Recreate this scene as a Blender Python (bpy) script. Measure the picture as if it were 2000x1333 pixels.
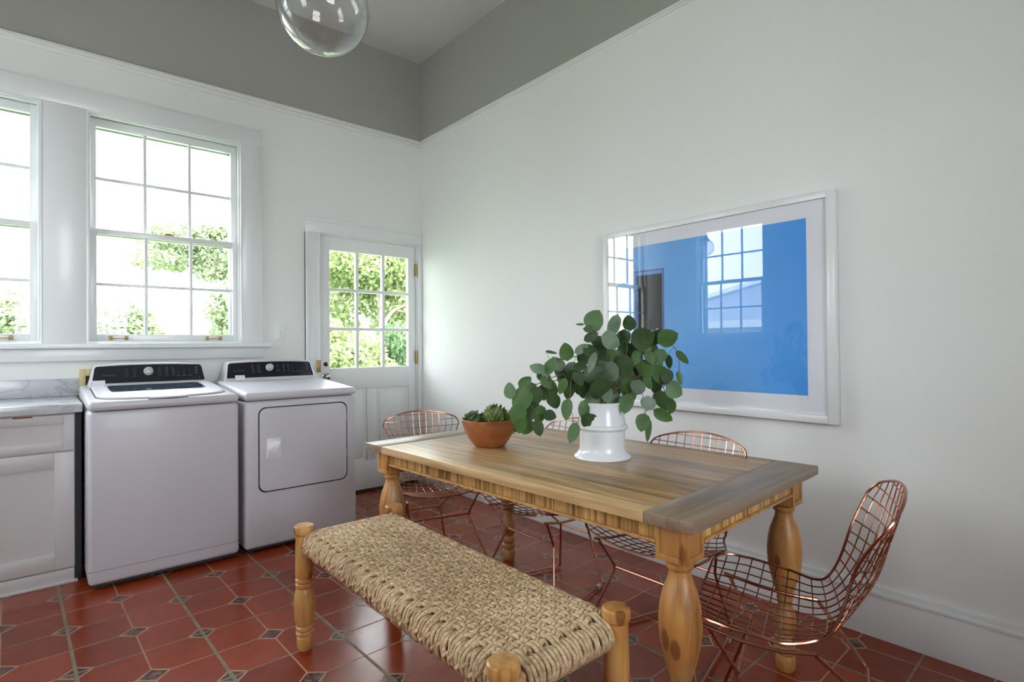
import bpy, bmesh, math, random
from math import sin, cos, pi, radians, sqrt, atan2
from mathutils import Vector, Matrix, Euler
random.seed(11)
sc = bpy.context.scene
for o in list(bpy.data.objects): bpy.data.objects.remove(o)
col = sc.collection

# ------------------------------------------------------------------ camera
TH, ROLL, PT, FPX = radians(49.302), -0.008, 0.008, 1077.6
CAM = Vector((-2.64, -4.331, 1.22))
f0 = Vector((cos(TH), sin(TH), 0)); rt = Vector((sin(TH), -cos(TH), 0)); u0 = Vector((0, 0, 1))
FW = f0*cos(PT)+u0*sin(PT); UP = u0*cos(PT)-f0*sin(PT)
RX = rt*cos(ROLL)+UP*sin(ROLL); UY = UP*cos(ROLL)-rt*sin(ROLL)
cd = bpy.data.cameras.new('camera'); cam = bpy.data.objects.new('camera', cd); col.objects.link(cam)
cd.sensor_width = 36; cd.lens = FPX*36/2000; cd.clip_start = .05; cd.clip_end = 200
cam.matrix_world = Matrix(((RX.x, UY.x, -FW.x, CAM.x), (RX.y, UY.y, -FW.y, CAM.y), (RX.z, UY.z, -FW.z, CAM.z), (0, 0, 0, 1)))
sc.camera = cam

# ------------------------------------------------------------------ world, sun, exposure
w = bpy.data.worlds.new('sky'); sc.world = w; w.use_nodes = True
nt = w.node_tree; bg = nt.nodes['Background']
tc = nt.nodes.new('ShaderNodeTexCoord'); sx = nt.nodes.new('ShaderNodeSeparateXYZ'); cr = nt.nodes.new('ShaderNodeValToRGB')
nt.links.new(tc.outputs['Generated'], sx.inputs[0]); nt.links.new(sx.outputs['Z'], cr.inputs[0]); nt.links.new(cr.outputs[0], bg.inputs[0])
cr.color_ramp.elements[0].position = 0.0; cr.color_ramp.elements[0].color = (.93, .97, 1.0, 1)
cr.color_ramp.elements[1].position = 1.0; cr.color_ramp.elements[1].color = (.80, .90, 1.0, 1)
bg.inputs[1].default_value = 10.0
sl = bpy.data.lights.new('sun', 'SUN'); so = bpy.data.objects.new('sun', sl); col.objects.link(so)
sl.energy = 9.0; sl.angle = radians(2); sl.color = (1, .95, .86)
so.rotation_euler = Vector((.72, -.25, .66)).to_track_quat('Z', 'Y').to_euler()
sc.view_settings.view_transform = 'Standard'; sc.view_settings.look = 'None'
sc.view_settings.exposure = 0.60; sc.view_settings.gamma = 1.0; sc.view_settings.use_curve_mapping = False
cy = sc.cycles
cy.use_denoising = True; cy.denoiser = 'OPENIMAGEDENOISE'
cy.max_bounces = 9; cy.diffuse_bounces = 6; cy.glossy_bounces = 4; cy.transmission_bounces = 8; cy.transparent_max_bounces = 16
cy.caustics_reflective = False; cy.caustics_refractive = False; cy.sample_clamp_indirect = 6
cy.use_adaptive_sampling = True; cy.adaptive_threshold = 0.01

YSW = -6.6
def portal(name, cx, cy_, cz, w_, h_, d):
    l = bpy.data.lights.new(name, 'AREA'); l.shape = 'RECTANGLE'; l.size = w_; l.size_y = h_
    l.cycles.is_portal = True
    o = bpy.data.objects.new(name, l); col.objects.link(o); o.location = (cx, cy_, cz)
    o.rotation_euler = Vector(d).to_track_quat('-Z', 'Z').to_euler()
portal('daylight_portal', -1.96, .17, 1.98, .92, 1.5, (0, -1, 0))
portal('daylight_portal', -3.07, .17, 1.98, .92, 1.5, (0, -1, 0))
portal('daylight_portal', -.49, .17, 1.52, .76, 1.0, (0, -1, 0))
portal('daylight_portal', -4.17, -.85, 2.0, .95, 1.5, (1, 0, 0))
portal('daylight_portal', -4.17, -3.25, 1.9, .75, 1.5, (1, 0, 0))
portal('daylight_portal', -2.2, YSW-.17, 2.05, 1.5, 2.0, (0, 1, 0))

# ------------------------------------------------------------------ materials
def nodes(m):
    return m.node_tree.nodes, m.node_tree.links
def mat(name, c, rough=.5, metal=0, coat=0, spec=.5, bump=0, bscale=50, var=0, vscale=6, trans=0):
    m = bpy.data.materials.new(name); m.use_nodes = True
    N, L = nodes(m); b = N['Principled BSDF']
    b.inputs['Base Color'].default_value = (*c, 1); b.inputs['Roughness'].default_value = rough
    b.inputs['Metallic'].default_value = metal; b.inputs['Coat Weight'].default_value = coat
    b.inputs['Specular IOR Level'].default_value = spec
    if trans: b.inputs['Transmission Weight'].default_value = trans
    t = N.new('ShaderNodeTexCoord')
    if var:
        n = N.new('ShaderNodeTexNoise'); n.inputs['Scale'].default_value = vscale; n.inputs['Detail'].default_value = 4
        L.new(t.outputs['Object'], n.inputs['Vector'])
        mx = N.new('ShaderNodeMix'); mx.data_type = 'RGBA'
        mx.inputs[6].default_value = (*[x*(1-var) for x in c], 1); mx.inputs[7].default_value = (*[min(1, x*(1+var)) for x in c], 1)
        L.new(n.outputs[0], mx.inputs[0]); L.new(mx.outputs[2], b.inputs['Base Color'])
    if bump:
        n = N.new('ShaderNodeTexNoise'); n.inputs['Scale'].default_value = bscale; n.inputs['Detail'].default_value = 3
        L.new(t.outputs['Object'], n.inputs['Vector'])
        bp = N.new('ShaderNodeBump'); bp.inputs['Strength'].default_value = bump; bp.inputs['Distance'].default_value = .004
        L.new(n.outputs[0], bp.inputs['Height']); L.new(bp.outputs[0], b.inputs['Normal'])
    return m
class NB:
    """tiny helper for math node graphs"""
    def __init__(s, m): s.N, s.L = nodes(m)
    def v(s, sock, x):
        if hasattr(x, 'links') or hasattr(x, 'is_linked'): s.L.new(x, sock)
        else: sock.default_value = x
    def m(s, op, a, b=0.0, c=None, clamp=False):
        n = s.N.new('ShaderNodeMath'); n.operation = op; n.use_clamp = clamp
        s.v(n.inputs[0], a); s.v(n.inputs[1], b)
        if c is not None: s.v(n.inputs[2], c)
        return n.outputs[0]
    def mix(s, f, a, b, bt='MIX'):
        n = s.N.new('ShaderNodeMix'); n.data_type = 'RGBA'; n.blend_type = bt
        s.v(n.inputs[0], f)
        for k, x in ((6, a), (7, b)):
            if isinstance(x, tuple): n.inputs[k].default_value = (*x, 1) if len(x) == 3 else x
            else: s.L.new(x, n.inputs[k])
        return n.outputs[2]
    def noise(s, vec, scale, detail=3, rough=.5, dist=0):
        n = s.N.new('ShaderNodeTexNoise'); n.inputs['Scale'].default_value = scale; n.inputs['Detail'].default_value = detail
        n.inputs['Roughness'].default_value = rough; n.inputs['Distortion'].default_value = dist
        s.L.new(vec, n.inputs['Vector']); return n.outputs[0]
    def map(s, vec, sc_=(1, 1, 1), rot=(0, 0, 0), loc=(0, 0, 0)):
        n = s.N.new('ShaderNodeMapping'); n.inputs['Scale'].default_value = sc_; n.inputs['Rotation'].default_value = rot
        n.inputs['Location'].default_value = loc; s.L.new(vec, n.inputs['Vector']); return n.outputs[0]
    def ramp(s, f, stops):
        n = s.N.new('ShaderNodeValToRGB'); e = n.color_ramp.elements
        while len(e) < len(stops): e.new(.5)
        for i, (p, c) in enumerate(stops): e[i].position = p; e[i].color = (*c, 1)
        s.L.new(f, n.inputs[0]); return n.outputs[0]
    def bump(s, h, st, dist=.003):
        n = s.N.new('ShaderNodeBump'); n.inputs['Strength'].default_value = st; n.inputs['Distance'].default_value = dist
        s.L.new(h, n.inputs['Height']); return n.outputs[0]
    def sm(s, x, a, b):  # smoothstep a->b
        n = s.N.new('ShaderNodeMapRange'); n.interpolation_type = 'SMOOTHSTEP'
        s.v(n.inputs[0], x); n.inputs[1].default_value = a; n.inputs[2].default_value = b
        return n.outputs[0]

def wood(name, stops, axis, rough=.45, plank=0, plank_axis=0, knots=False, streak=22, seam=True, blue=0):
    """grain runs along axis (0,1,2); plank = board width across plank_axis"""
    m = bpy.data.materials.new(name); m.use_nodes = True
    B = NB(m); b = B.N['Principled BSDF']; t = B.N.new('ShaderNodeTexCoord').outputs['Object']
    s = [1, 1, 1]; s = [streak, streak, streak]; s[axis] = 1.3
    vec = t; seamv = None
    if plank:
        sp = B.N.new('ShaderNodeSeparateXYZ'); B.L.new(t, sp.inputs[0])
        q = B.m('DIVIDE', sp.outputs[plank_axis], plank); fl = B.m('FLOOR', q)
        wn = B.N.new('ShaderNodeTexWhiteNoise'); wn.noise_dimensions = '1D'; B.L.new(fl, wn.inputs['W'])
        cb = B.N.new('ShaderNodeCombineXYZ'); B.v(cb.inputs[axis], B.m('MULTIPLY', wn.outputs[0], 7.0))
        va = B.N.new('ShaderNodeVectorMath'); va.operation = 'ADD'; B.L.new(t, va.inputs[0]); B.L.new(cb.outputs[0], va.inputs[1]); vec = va.outputs[0]
        fr = B.m('FRACT', q); seamv = B.m('MINIMUM', fr, B.m('SUBTRACT', 1.0, fr))
    gv = B.map(vec, tuple(s))
    n1 = B.noise(gv, 1.0, 6, .6, .6); n2 = B.noise(B.map(vec, tuple(x*3.2 for x in s)), 1.0, 4, .6)
    f = B.m('ADD', B.m('MULTIPLY', n1, .7), B.m('MULTIPLY', n2, .3))
    if plank: f = B.m('ADD', f, B.m('MULTIPLY', B.m('SUBTRACT', wn.outputs[0], .5), .16))
    c = B.ramp(f, stops)
    if blue:
        lb = B.noise(B.map(t, tuple((2.2 if k == axis else 7) for k in range(3))), 1.0, 3, .5, .4)
        c = B.mix(B.m('MULTIPLY', B.sm(lb, .50, .70), blue), c, (.17, .165, .13))
    if knots:
        vo = B.N.new('ShaderNodeTexVoronoi'); vo.inputs['Scale'].default_value = 1.0
        B.L.new(B.map(t, tuple((5.0 if k == axis else 11.0) for k in range(3))), vo.inputs['Vector'])
        k1 = B.sm(vo.outputs['Distance'], .20, .13); k2 = B.sm(vo.outputs['Distance'], .58, .28)
        c = B.mix(B.m('MULTIPLY', k2, .5), c, (.42, .16, .04)); c = B.mix(B.m('MULTIPLY', k1, .75), c, (.14, .04, .012))
    if seamv is not None and seam:
        c = B.mix(B.m('MULTIPLY', B.sm(seamv, .022, .008), .45), c, (.10, .07, .04))
    B.L.new(c, b.inputs['Base Color']); b.inputs['Roughness'].default_value = rough
    B.L.new(B.bump(f, .25, .002), b.inputs['Normal'])
    return m

WALLC = (.775, .785, .765)
M = {}
def wallmat(name, c, rough):
    return mat(name, c, rough, spec=.12, bump=.05, bscale=40)
M['wall'] = wallmat('wall_paint', WALLC, .65)
M['frieze'] = wallmat('frieze_paint', (.365, .365, .335), .6)
M['ceiling'] = wallmat('ceiling_paint', (.60, .60, .57), .7)
M['trim'] = mat('trim_paint', (.75, .77, .775), .32, coat=.15)
M['cabinet'] = mat('cabinet_paint', (.56, .54, .54), .4)
M['white_enamel'] = mat('white_enamel', (.56, .545, .59), .38, coat=.08)
M['white_plastic'] = mat('white_plastic', (.74, .74, .77), .35)
M['black_glass'] = mat('console_glass', (.006, .007, .016), .10, coat=.5)
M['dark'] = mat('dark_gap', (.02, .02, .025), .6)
M['grey_mark'] = mat('grey_marking', (.085, .09, .11), .5)
M['lid_glass'] = mat('tinted_lid_glass', (.05, .075, .10), .06, coat=.6)
M['knob'] = mat('silver_knob', (.55, .54, .54), .3, metal=.35)
M['brass'] = mat('aged_brass', (.36, .25, .085), .4, metal=.85)
M['bronze'] = mat('dark_bronze', (.06, .045, .035), .35, metal=.8)
M['chrome'] = mat('chrome', (.6, .6, .6), .12, metal=1)
M['copper'] = mat('copper_wire', (.44, .19, .125), .24, metal=1.0)
M['glide'] = mat('clear_grey_glide', (.45, .45, .5), .2)
M['ceramic'] = mat('white_ceramic', (.74, .76, .80), .25, coat=.25)
M['leafa'] = None
M['exterior'] = mat('dark_exterior_paint', (.035, .05, .08), .5)
M['mat_board'] = mat('mat_board', (.80, .81, .87), .8)
M['frame_white'] = mat('white_frame_lacquer', (.74, .75, .76), .3, coat=.2)
M['metal_dark'] = mat('zinc_metal', (.25, .26, .27), .35, metal=.9)
M['box_yellow'] = mat('bare_pine_box', (.62, .52, .27), .6, var=.15, vscale=12)
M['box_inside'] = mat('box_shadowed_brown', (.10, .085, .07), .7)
M['rust'] = mat('rusty_bracket', (.25, .09, .03), .8)

def glassmat(name, strength=1.0, tint=(1, 1, 1)):
    m = bpy.data.materials.new(name); m.use_nodes = True; B = NB(m)
    for n in list(B.N):
        if n.type == 'BSDF_PRINCIPLED': B.N.remove(n)
    tr = B.N.new('ShaderNodeBsdfTransparent'); tr.inputs[0].default_value = (*tint, 1)
    gl = B.N.new('ShaderNodeBsdfGlossy'); gl.inputs['Roughness'].default_value = .005
    fr = B.N.new('ShaderNodeFresnel'); fr.inputs['IOR'].default_value = 1.5
    mx = B.N.new('ShaderNodeMixShader'); B.L.new(B.m('MULTIPLY', fr.outputs[0], strength, clamp=True), mx.inputs[0])
    B.L.new(tr.outputs[0], mx.inputs[1]); B.L.new(gl.outputs[0], mx.inputs[2])
    B.L.new(mx.outputs[0], B.N['Material Output'].inputs[0])
    return m
M['pane'] = glassmat('window_glass', 1.1)
M['glazing'] = glassmat('picture_glazing', 1.35)
gm = mat('clear_globe_glass', (1, 1, 1), 0.0, trans=1); gm.node_tree.nodes['Principled BSDF'].inputs['IOR'].default_value = 1.45; M['globe'] = gm

# marble
def marble():
    m = bpy.data.materials.new('white_marble'); m.use_nodes = True; B = NB(m); b = B.N['Principled BSDF']
    t = B.N.new('ShaderNodeTexCoord').outputs['Object']
    d = B.noise(t, 3.0, 5, .6, 1.5)
    wv = B.noise(B.map(t, (2, 2, 4), (0, .5, .4)), 2.0, 4, .5, 1.4)
    v = B.m('ABSOLUTE', B.m('SUBTRACT', wv, .5)); k = B.sm(v, .06, .0)
    c = B.mix(B.m('MULTIPLY', k, .5), (.56, .575, .61), (.30, .31, .33)); c = B.mix(B.m('MULTIPLY', B.sm(d, .45, .7), .35), c, (.42, .43, .47))
    B.L.new(c, b.inputs['Base Color']); b.inputs['Roughness'].default_value = .2
    return m
M['marble'] = marble()

# terracotta floor with diamond insets
def tiles():
    m = bpy.data.materials.new('terracotta_tile'); m.use_nodes = True; B = NB(m); b = B.N['Principled BSDF']
    t = B.N.new('ShaderNodeTexCoord').outputs['Object']
    vec = B.map(t, (1, 1, 1), (0, 0, 0))
    sp = B.N.new('ShaderNodeSeparateXYZ'); B.L.new(vec, sp.inputs[0])
    a = radians(1.7); ca, sa = cos(a), sin(a); P = .426; x0, y0 = -.415, -1.188
    X = B.m('SUBTRACT', sp.outputs[0], x0); Y = B.m('SUBTRACT', sp.outputs[1], y0)
    u = B.m('DIVIDE', B.m('ADD', B.m('MULTIPLY', X, ca), B.m('MULTIPLY', Y, sa)), P)
    v = B.m('DIVIDE', B.m('SUBTRACT', B.m('MULTIPLY', Y, ca), B.m('MULTIPLY', X, sa)), P)
    du = B.m('ABSOLUTE', B.m('SUBTRACT', B.m('FRACT', B.m('ADD', u, .5)), .5))   # 0 at tile joints, .5 at tile middle
    dv = B.m('ABSOLUTE', B.m('SUBTRACT', B.m('FRACT', B.m('ADD', v, .5)), .5))
    du2 = B.m('SUBTRACT', .5, du); dv2 = B.m('SUBTRACT', .5, dv)
    R = .112
    dia = B.m('MINIMUM', B.m('ADD', B.m('MULTIPLY', du, .9), dv), B.m('ADD', B.m('MULTIPLY', du2, .9), dv2))   # distance to an inset's centre
    sd = B.m('SUBTRACT', dia, R)
    inset = B.sm(sd, 0.0, -.006)
    ring = B.sm(B.m('ABSOLUTE', sd), .016, .009)
    thin = B.m('MULTIPLY', B.sm(B.m('MINIMUM', du2, dv2), .0085, .004), B.m('SUBTRACT', 1.0, inset))
    joint = B.m('MAXIMUM', B.sm(du, .017, .011), B.sm(dv, .011, .006))
    pale = B.m('MAXIMUM', ring, thin)
    cb = B.N.new('ShaderNodeCombineXYZ')
    B.L.new(B.m('FLOOR', B.m('MULTIPLY', u, 2.0)), cb.inputs[0]); B.L.new(B.m('FLOOR', B.m('MULTIPLY', v, 2.0)), cb.inputs[1])
    wn = B.N.new('ShaderNodeTexWhiteNoise'); wn.noise_dimensions = '2D'; B.L.new(cb.outputs[0], wn.inputs['Vector'])
    n1 = B.noise(t, 9, 4, .6, .3); n2 = B.noise(t, 60, 3, .6)
    f = B.m('ADD', B.m('MULTIPLY', wn.outputs[0], .35), B.m('ADD', B.m('MULTIPLY', n1, .5), B.m('MULTIPLY', n2, .15)))
    c = B.ramp(f, [(.2, (.155, .018, .003)), (.5, (.24, .033, .008)), (.8, (.32, .051, .015))])
    n3 = B.noise(t, 34, 4, .7, 1.0)
    ic = B.ramp(n3, [(.35, (.035, .010, .012)), (.5, (.09, .035, .035)), (.64, (.24, .13, .09))])
    c = B.mix(inset, c, ic)
    gn = B.noise(t, 25, 3, .6)
    c = B.mix(pale, c, B.ramp(gn, [(.3, (.34, .17, .095)), (.7, (.46, .27, .16))]))
    c = B.mix(joint, c, B.ramp(gn, [(.3, (.16, .13, .075)), (.7, (.27, .22, .14))]))
    B.L.new(c, b.inputs['Base Color'])
    gr = B.m('MAXIMUM', pale, joint)
    B.v(b.inputs['Roughness'], B.m('ADD', B.m('MULTIPLY', n1, .16), B.m('ADD', .15, B.m('MULTIPLY', gr, .4))))
    h = B.m('SUBTRACT', B.m('MULTIPLY', B.noise(t, 7, 2), .5), B.m('ADD', B.m('MULTIPLY', joint, .8), B.m('MULTIPLY', pale, .35)))
    B.L.new(B.bump(h, .35, .004), b.inputs['Normal'])
    b.inputs['Specular IOR Level'].default_value = .4
    return m
M['tile'] = tiles()

PINE = [(.25, (.21, .115, .045)), (.5, (.34, .205, .09)), (.75, (.47, .31, .155))]
TOPW = [(.30, (.20, .11, .045)), (.5, (.46, .29, .13)), (.68, (.66, .46, .25))]
M['table_top'] = wood('grey_washed_planks', TOPW, 1, .34, plank=.105, plank_axis=0, blue=.35)
M['table_end'] = wood('grey_washed_end_board', [(.25, (.14, .088, .055)), (.5, (.235, .16, .105)), (.75, (.35, .26, .18))], 0, .36, blue=.3)
M['table_leg'] = wood('knotty_pine', [(.32, (.20, .075, .018)), (.5, (.46, .22, .062)), (.68, (.60, .35, .13))], 2, .38, knots=True, blue=.55, streak=14)
M['reeded'] = None
M['bench_wood'] = wood('honey_pine', [(.32, (.27, .11, .025)), (.5, (.53, .28, .085)), (.68, (.66, .40, .16))], 2, .36, knots=True, blue=.25, streak=16)
def reeded():
    m = bpy.data.materials.new('reeded_strips'); m.use_nodes = True; B = NB(m); b = B.N['Principled BSDF']
    t = B.N.new('ShaderNodeTexCoord').outputs['Object']
    sp = B.N.new('ShaderNodeSeparateXYZ'); B.L.new(t, sp.inputs[0])
    s = B.m('FLOOR', B.m('MULTIPLY', B.m('ADD', sp.outputs[0], sp.outputs[1]), 150.0))
    wn = B.N.new('ShaderNodeTexWhiteNoise'); wn.noise_dimensions = '1D'; B.L.new(s, wn.inputs['W'])
    s2 = B.m('FLOOR', B.m('MULTIPLY', B.m('ADD', sp.outputs[0], sp.outputs[1]), 14.0))
    wn2 = B.N.new('ShaderNodeTexWhiteNoise'); wn2.noise_dimensions = '1D'; B.L.new(s2, wn2.inputs['W'])
    f = B.m('ADD', B.m('MULTIPLY', wn.outputs[0], .7), B.m('MULTIPLY', wn2.outputs[0], .3))
    c = B.ramp(f, [(.1, (.17, .075, .018)), (.45, (.42, .22, .065)), (.9, (.64, .40, .15))])
    B.L.new(c, b.inputs['Base Color']); b.inputs['Roughness'].default_value = .45
    return m
M['reeded'] = reeded()
def seagrass():
    m = bpy.data.materials.new('woven_seagrass'); m.use_nodes = True; B = NB(m); b = B.N['Principled BSDF']
    t = B.N.new('ShaderNodeTexCoord').outputs['Object']
    n1 = B.noise(B.map(t, (330, 160, 250), (0, 0, .7)), 1.0, 3, .6, .5); n2 = B.noise(t, 60, 2, .6); n3 = B.noise(t, 3, 2)
    f = B.m('ADD', B.m('MULTIPLY', n1, .34), B.m('ADD', B.m('MULTIPLY', n2, .40), B.m('MULTIPLY', n3, .26)))
    c = B.ramp(f, [(.32, (.19, .115, .055)), (.46, (.42, .28, .15)), (.56, (.62, .45, .27)), (.7, (.78, .62, .42))])
    B.L.new(c, b.inputs['Base Color']); b.inputs['Roughness'].default_value = .7
    B.L.new(B.bump(n1, .45, .003), b.inputs['Normal'])
    return m
M['seagrass'] = seagrass()
M['bowl'] = wood('turned_mahogany', [(.25, (.20, .055, .015)), (.5, (.34, .11, .035)), (.75, (.46, .19, .075))], 0, .42, streak=16)
def leafmat(name, c1, c2, trans=.25, rough=.45):
    m = bpy.data.materials.new(name); m.use_nodes = True; B = NB(m); b = B.N['Principled BSDF']
    t = B.N.new('ShaderNodeTexCoord').outputs['Object']
    n = B.noise(t, 14, 3, .6)
    c = B.mix(B.sm(n, .35, .65), c1, c2); B.L.new(c, b.inputs['Base Color']); b.inputs['Roughness'].default_value = rough
    tr = B.N.new('ShaderNodeBsdfTranslucent'); B.L.new(c, tr.inputs[0]); mx = B.N.new('ShaderNodeMixShader'); mx.inputs[0].default_value = trans
    B.L.new(b.outputs[0], mx.inputs[1]); B.L.new(tr.outputs[0], mx.inputs[2]); B.L.new(mx.outputs[0], B.N['Material Output'].inputs[0])
    return m
M['leaf'] = [leafmat('eucalyptus_leaf_dark', (.036, .072, .022), (.055, .105, .040)), leafmat('eucalyptus_leaf_green', (.065, .145, .032), (.09, .175, .06)), leafmat('eucalyptus_leaf_grey', (.13, .21, .13), (.20, .28, .19))]
M['stem'] = mat('eucalyptus_stem', (.16, .12, .06), .6)
M['artichoke'] = leafmat('artichoke_bract', (.13, .20, .045), (.27, .34, .12), .08, .5)
M['artichoke_dark'] = leafmat('artichoke_bract_deep', (.05, .10, .025), (.11, .18, .05), .08, .5)
M['tree_leaf'] = leafmat('garden_leaf', (.17, .24, .085), (.34, .41, .18), .45, .7)
M['tree_leaf3'] = leafmat('garden_leaf_pale', (.22, .29, .16), (.42, .48, .30), .45, .8)
M['tree_leaf2'] = leafmat('garden_leaf_deep', (.07, .14, .06), (.16, .25, .10), .3, .7)
M['bark'] = mat('bark', (.16, .13, .11), .9, var=.3, vscale=20)
M['lawn'] = mat('lawn', (.10, .16, .05), .9, var=.3, vscale=2)
M['bounce_ground'] = mat('pale_bounce_ground', (.60, .585, .57), .9, var=.1, vscale=2)  # unseen ground, made pale to bounce light up to the ceiling
M['siding'] = mat('pale_siding', (.72, .72, .70), .7); M['shingle'] = mat('grey_shingles', (.30, .32, .37), .8, var=.2, vscale=8)

# ------------------------------------------------------------------ geometry helpers
class MB:
    def __init__(s): s.v = []; s.f = []; s.mi = []; s.smooth = True; s.k = 0
    def add(s, vs, fs, mi=0):
        o = len(s.v); s.v += [tuple(x) for x in vs]; s.f += [tuple(i+o for i in f) for f in fs]; s.mi += [mi]*len(fs); return s
    def bm(s, b, mi=0):
        b.verts.index_update(); s.add([v.co[:] for v in b.verts], [[v.index for v in f.verts] for f in b.faces], mi); b.free(); return s
    def box(s, x0, x1, y0, y1, z0, z1, bev=0, seg=2, mi=0, fn=None):
        b = bmesh.new(); bmesh.ops.create_cube(b, size=1)
        for v in b.verts:
            v.co = Vector(((x0+x1)/2+v.co.x*(x1-x0), (y0+y1)/2+v.co.y*(y1-y0), (z0+z1)/2+v.co.z*(z1-z0)))
            if fn: v.co = Vector(fn(*v.co))
        if bev: bmesh.ops.bevel(b, geom=b.edges[:], offset=bev, segments=seg, profile=.5, affect='EDGES')
        return s.bm(b, mi)
    def prism(s, pts, place, d0, d1, bev=0, seg=2, mi=0):
        """pts: 2D outline; place(a,b,d)->xyz"""
        b = bmesh.new(); n = len(pts)
        A = [b.verts.new(place(p[0], p[1], d0)) for p in pts]; Bv = [b.verts.new(place(p[0], p[1], d1)) for p in pts]
        fa = b.faces.new(A[::-1]); fb = b.faces.new(Bv)
        for i in range(n): b.faces.new((A[i], A[(i+1) % n], Bv[(i+1) % n], Bv[i]))
        bmesh.ops.recalc_face_normals(b, faces=b.faces[:])
        if bev:
            bmesh.ops.bevel(b, geom=list(fb.edges), offset=bev, segments=seg, profile=.5, affect='EDGES')
        return s.bm(b, mi)
    def tube(s, path, r, n=8, closed=False, caps=True, mi=0):
        P = [Vector(p) for p in path]; m = len(P)
        T = []
        for i in range(m):
            a = P[(i-1) % m] if (closed or i > 0) else P[i]; c = P[(i+1) % m] if (closed or i < m-1) else P[i]
            t = (c-a); T.append(t.normalized() if t.length > 1e-9 else Vector((0, 0, 1)))
        nrm = T[0].orthogonal().normalized(); vs = []; fs = []
        for i in range(m):
            nrm = (nrm-T[i]*nrm.dot(T[i])); nrm = nrm.normalized() if nrm.length > 1e-6 else T[i].orthogonal().normalized()
            bn = T[i].cross(nrm); rr = r[i] if isinstance(r, (list, tuple)) else r
            for k in range(n):
                a = 2*pi*k/n; vs.append(P[i]+nrm*cos(a)*rr+bn*sin(a)*rr)
        for i in range(m if closed else m-1):
            j = (i+1) % m
            for k in range(n): fs.append((i*n+k, i*n+(k+1) % n, j*n+(k+1) % n, j*n+k))
        if caps and not closed: fs.append(tuple(range(n))[::-1]); fs.append(tuple((m-1)*n+k for k in range(n)))
        return s.add(vs, fs, mi)
    def lathe(s, prof, c=(0, 0, 0), n=32, mi=0, caps=True):
        """prof: (r,z) list"""
        vs = []; fs = []
        for r, z in prof:
            for k in range(n): vs.append((c[0]+r*cos(2*pi*k/n), c[1]+r*sin(2*pi*k/n), c[2]+z))
        for i in range(len(prof)-1):
            for k in range(n): fs.append((i*n+k, i*n+(k+1) % n, (i+1)*n+(k+1) % n, (i+1)*n+k))
        if caps:
            if prof[0][0] > 1e-5: fs.append(tuple(range(n))[::-1])
            if prof[-1][0] > 1e-5: fs.append(tuple((len(prof)-1)*n+k for k in range(n)))
        return s.add(vs, fs, mi)
    def build(s, name, m, parent=None, org=None, sharp=35):
        me = bpy.data.meshes.new(name)
        vs = s.v
        if parent is not None and org is None and parent.get('_world'): org = parent['_world']
        if org is not None: vs = [(a-org[0], b-org[1], c-org[2]) for a, b, c in vs]
        me.from_pydata(vs, [], s.f)
        ms = m if isinstance(m, (list, tuple)) else [m]
        for x in ms: me.materials.append(x)
        if len(ms) > 1: me.polygons.foreach_set('material_index', s.mi)
        me.validate(); me.update()
        me.polygons.foreach_set('use_smooth', [True]*len(me.polygons))
        me.set_sharp_from_angle(angle=radians(sharp))
        o = bpy.data.objects.new(name, me); col.objects.link(o)
        if parent is not None: o.parent = parent
        elif org is not None: o.location = org
        return o
ORG = {}
def spline(pts, n=6):
    P = [Vector(p) for p in pts]; out = []
    for i in range(len(P)-1):
        a = P[i-1] if i else P[i]*2-P[i+1]; b, c = P[i], P[i+1]; d = P[i+2] if i+2 < len(P) else P[i+1]*2-P[i]
        for k in range(n):
            t = k/n; out.append(.5*((2*b)+(c-a)*t+(2*a-5*b+4*c-d)*t*t+(3*b-a-3*c+d)*t**3))
    out.append(P[-1]); return out
def round_path(pts, r=.02, n=4):
    P = [Vector(p) for p in pts]; out = [P[0]]
    for i in range(1, len(P)-1):
        a = P[i-1]-P[i]; c = P[i+1]-P[i]; ra = min(r, a.length*.45, c.length*.45); A = P[i]+a.normalized()*ra; Cc = P[i]+c.normalized()*ra
        for k in range(n+1):
            t = k/n; out.append((1-t)**2*A+2*t*(1-t)*P[i]+t*t*Cc)
    out.append(P[-1]); return out
def rrect(x0, x1, z0, z1, r, n=6):
    pts = []
    for cx, cz, a0 in ((x1-r, z1-r, 0), (x0+r, z1-r, 90), (x0+r, z0+r, 180), (x1-r, z0+r, 270)):
        for k in range(n+1):
            a = radians(a0+90*k/n); pts.append((cx+r*cos(a), cz+r*sin(a)))
    return pts
def tag(o, label=None, cat=None, group=None, kind=None):
    if label: o['label'] = label
    if cat: o['category'] = cat
    if group: o['group'] = group
    if kind: o['kind'] = kind
    return o
def thing(name, label, cat, loc=(0, 0, 0), rz=0, group=None):
    """Empty; parts given in world coordinates when rz == 0 pass org=loc"""
    o = bpy.data.objects.new(name, None); col.objects.link(o); o.location = loc; o.rotation_euler = (0, 0, rz); o.empty_display_size = .1
    return tag(o, label, cat, group)
def copy_tree(o, parent=None):
    kids = list(o.children)
    c = o.copy(); col.objects.link(c); c.parent = parent
    for ch in kids: copy_tree(ch, c)
    return c
def text(name, s, size, matw, m, parent, org, depth=.0004):
    cu = bpy.data.curves.new(name, 'FONT'); cu.body = s; cu.size = size; cu.extrude = depth; cu.align_x = 'CENTER'; cu.align_y = 'CENTER'
    t = bpy.data.objects.new(name+'_tmp', cu); col.objects.link(t)
    dg = bpy.context.evaluated_depsgraph_get(); me = bpy.data.meshes.new_from_object(t.evaluated_get(dg)); bpy.data.objects.remove(t)
    me.transform(Matrix.Translation(-Vector(org)) @ matw); me.materials.clear(); me.materials.append(m); me.name = name
    o = bpy.data.objects.new(name, me); col.objects.link(o); o.parent = parent; return o
PXZ = lambda a, b, d: (a, d, b)     # outline in x,z ; depth along y
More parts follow.
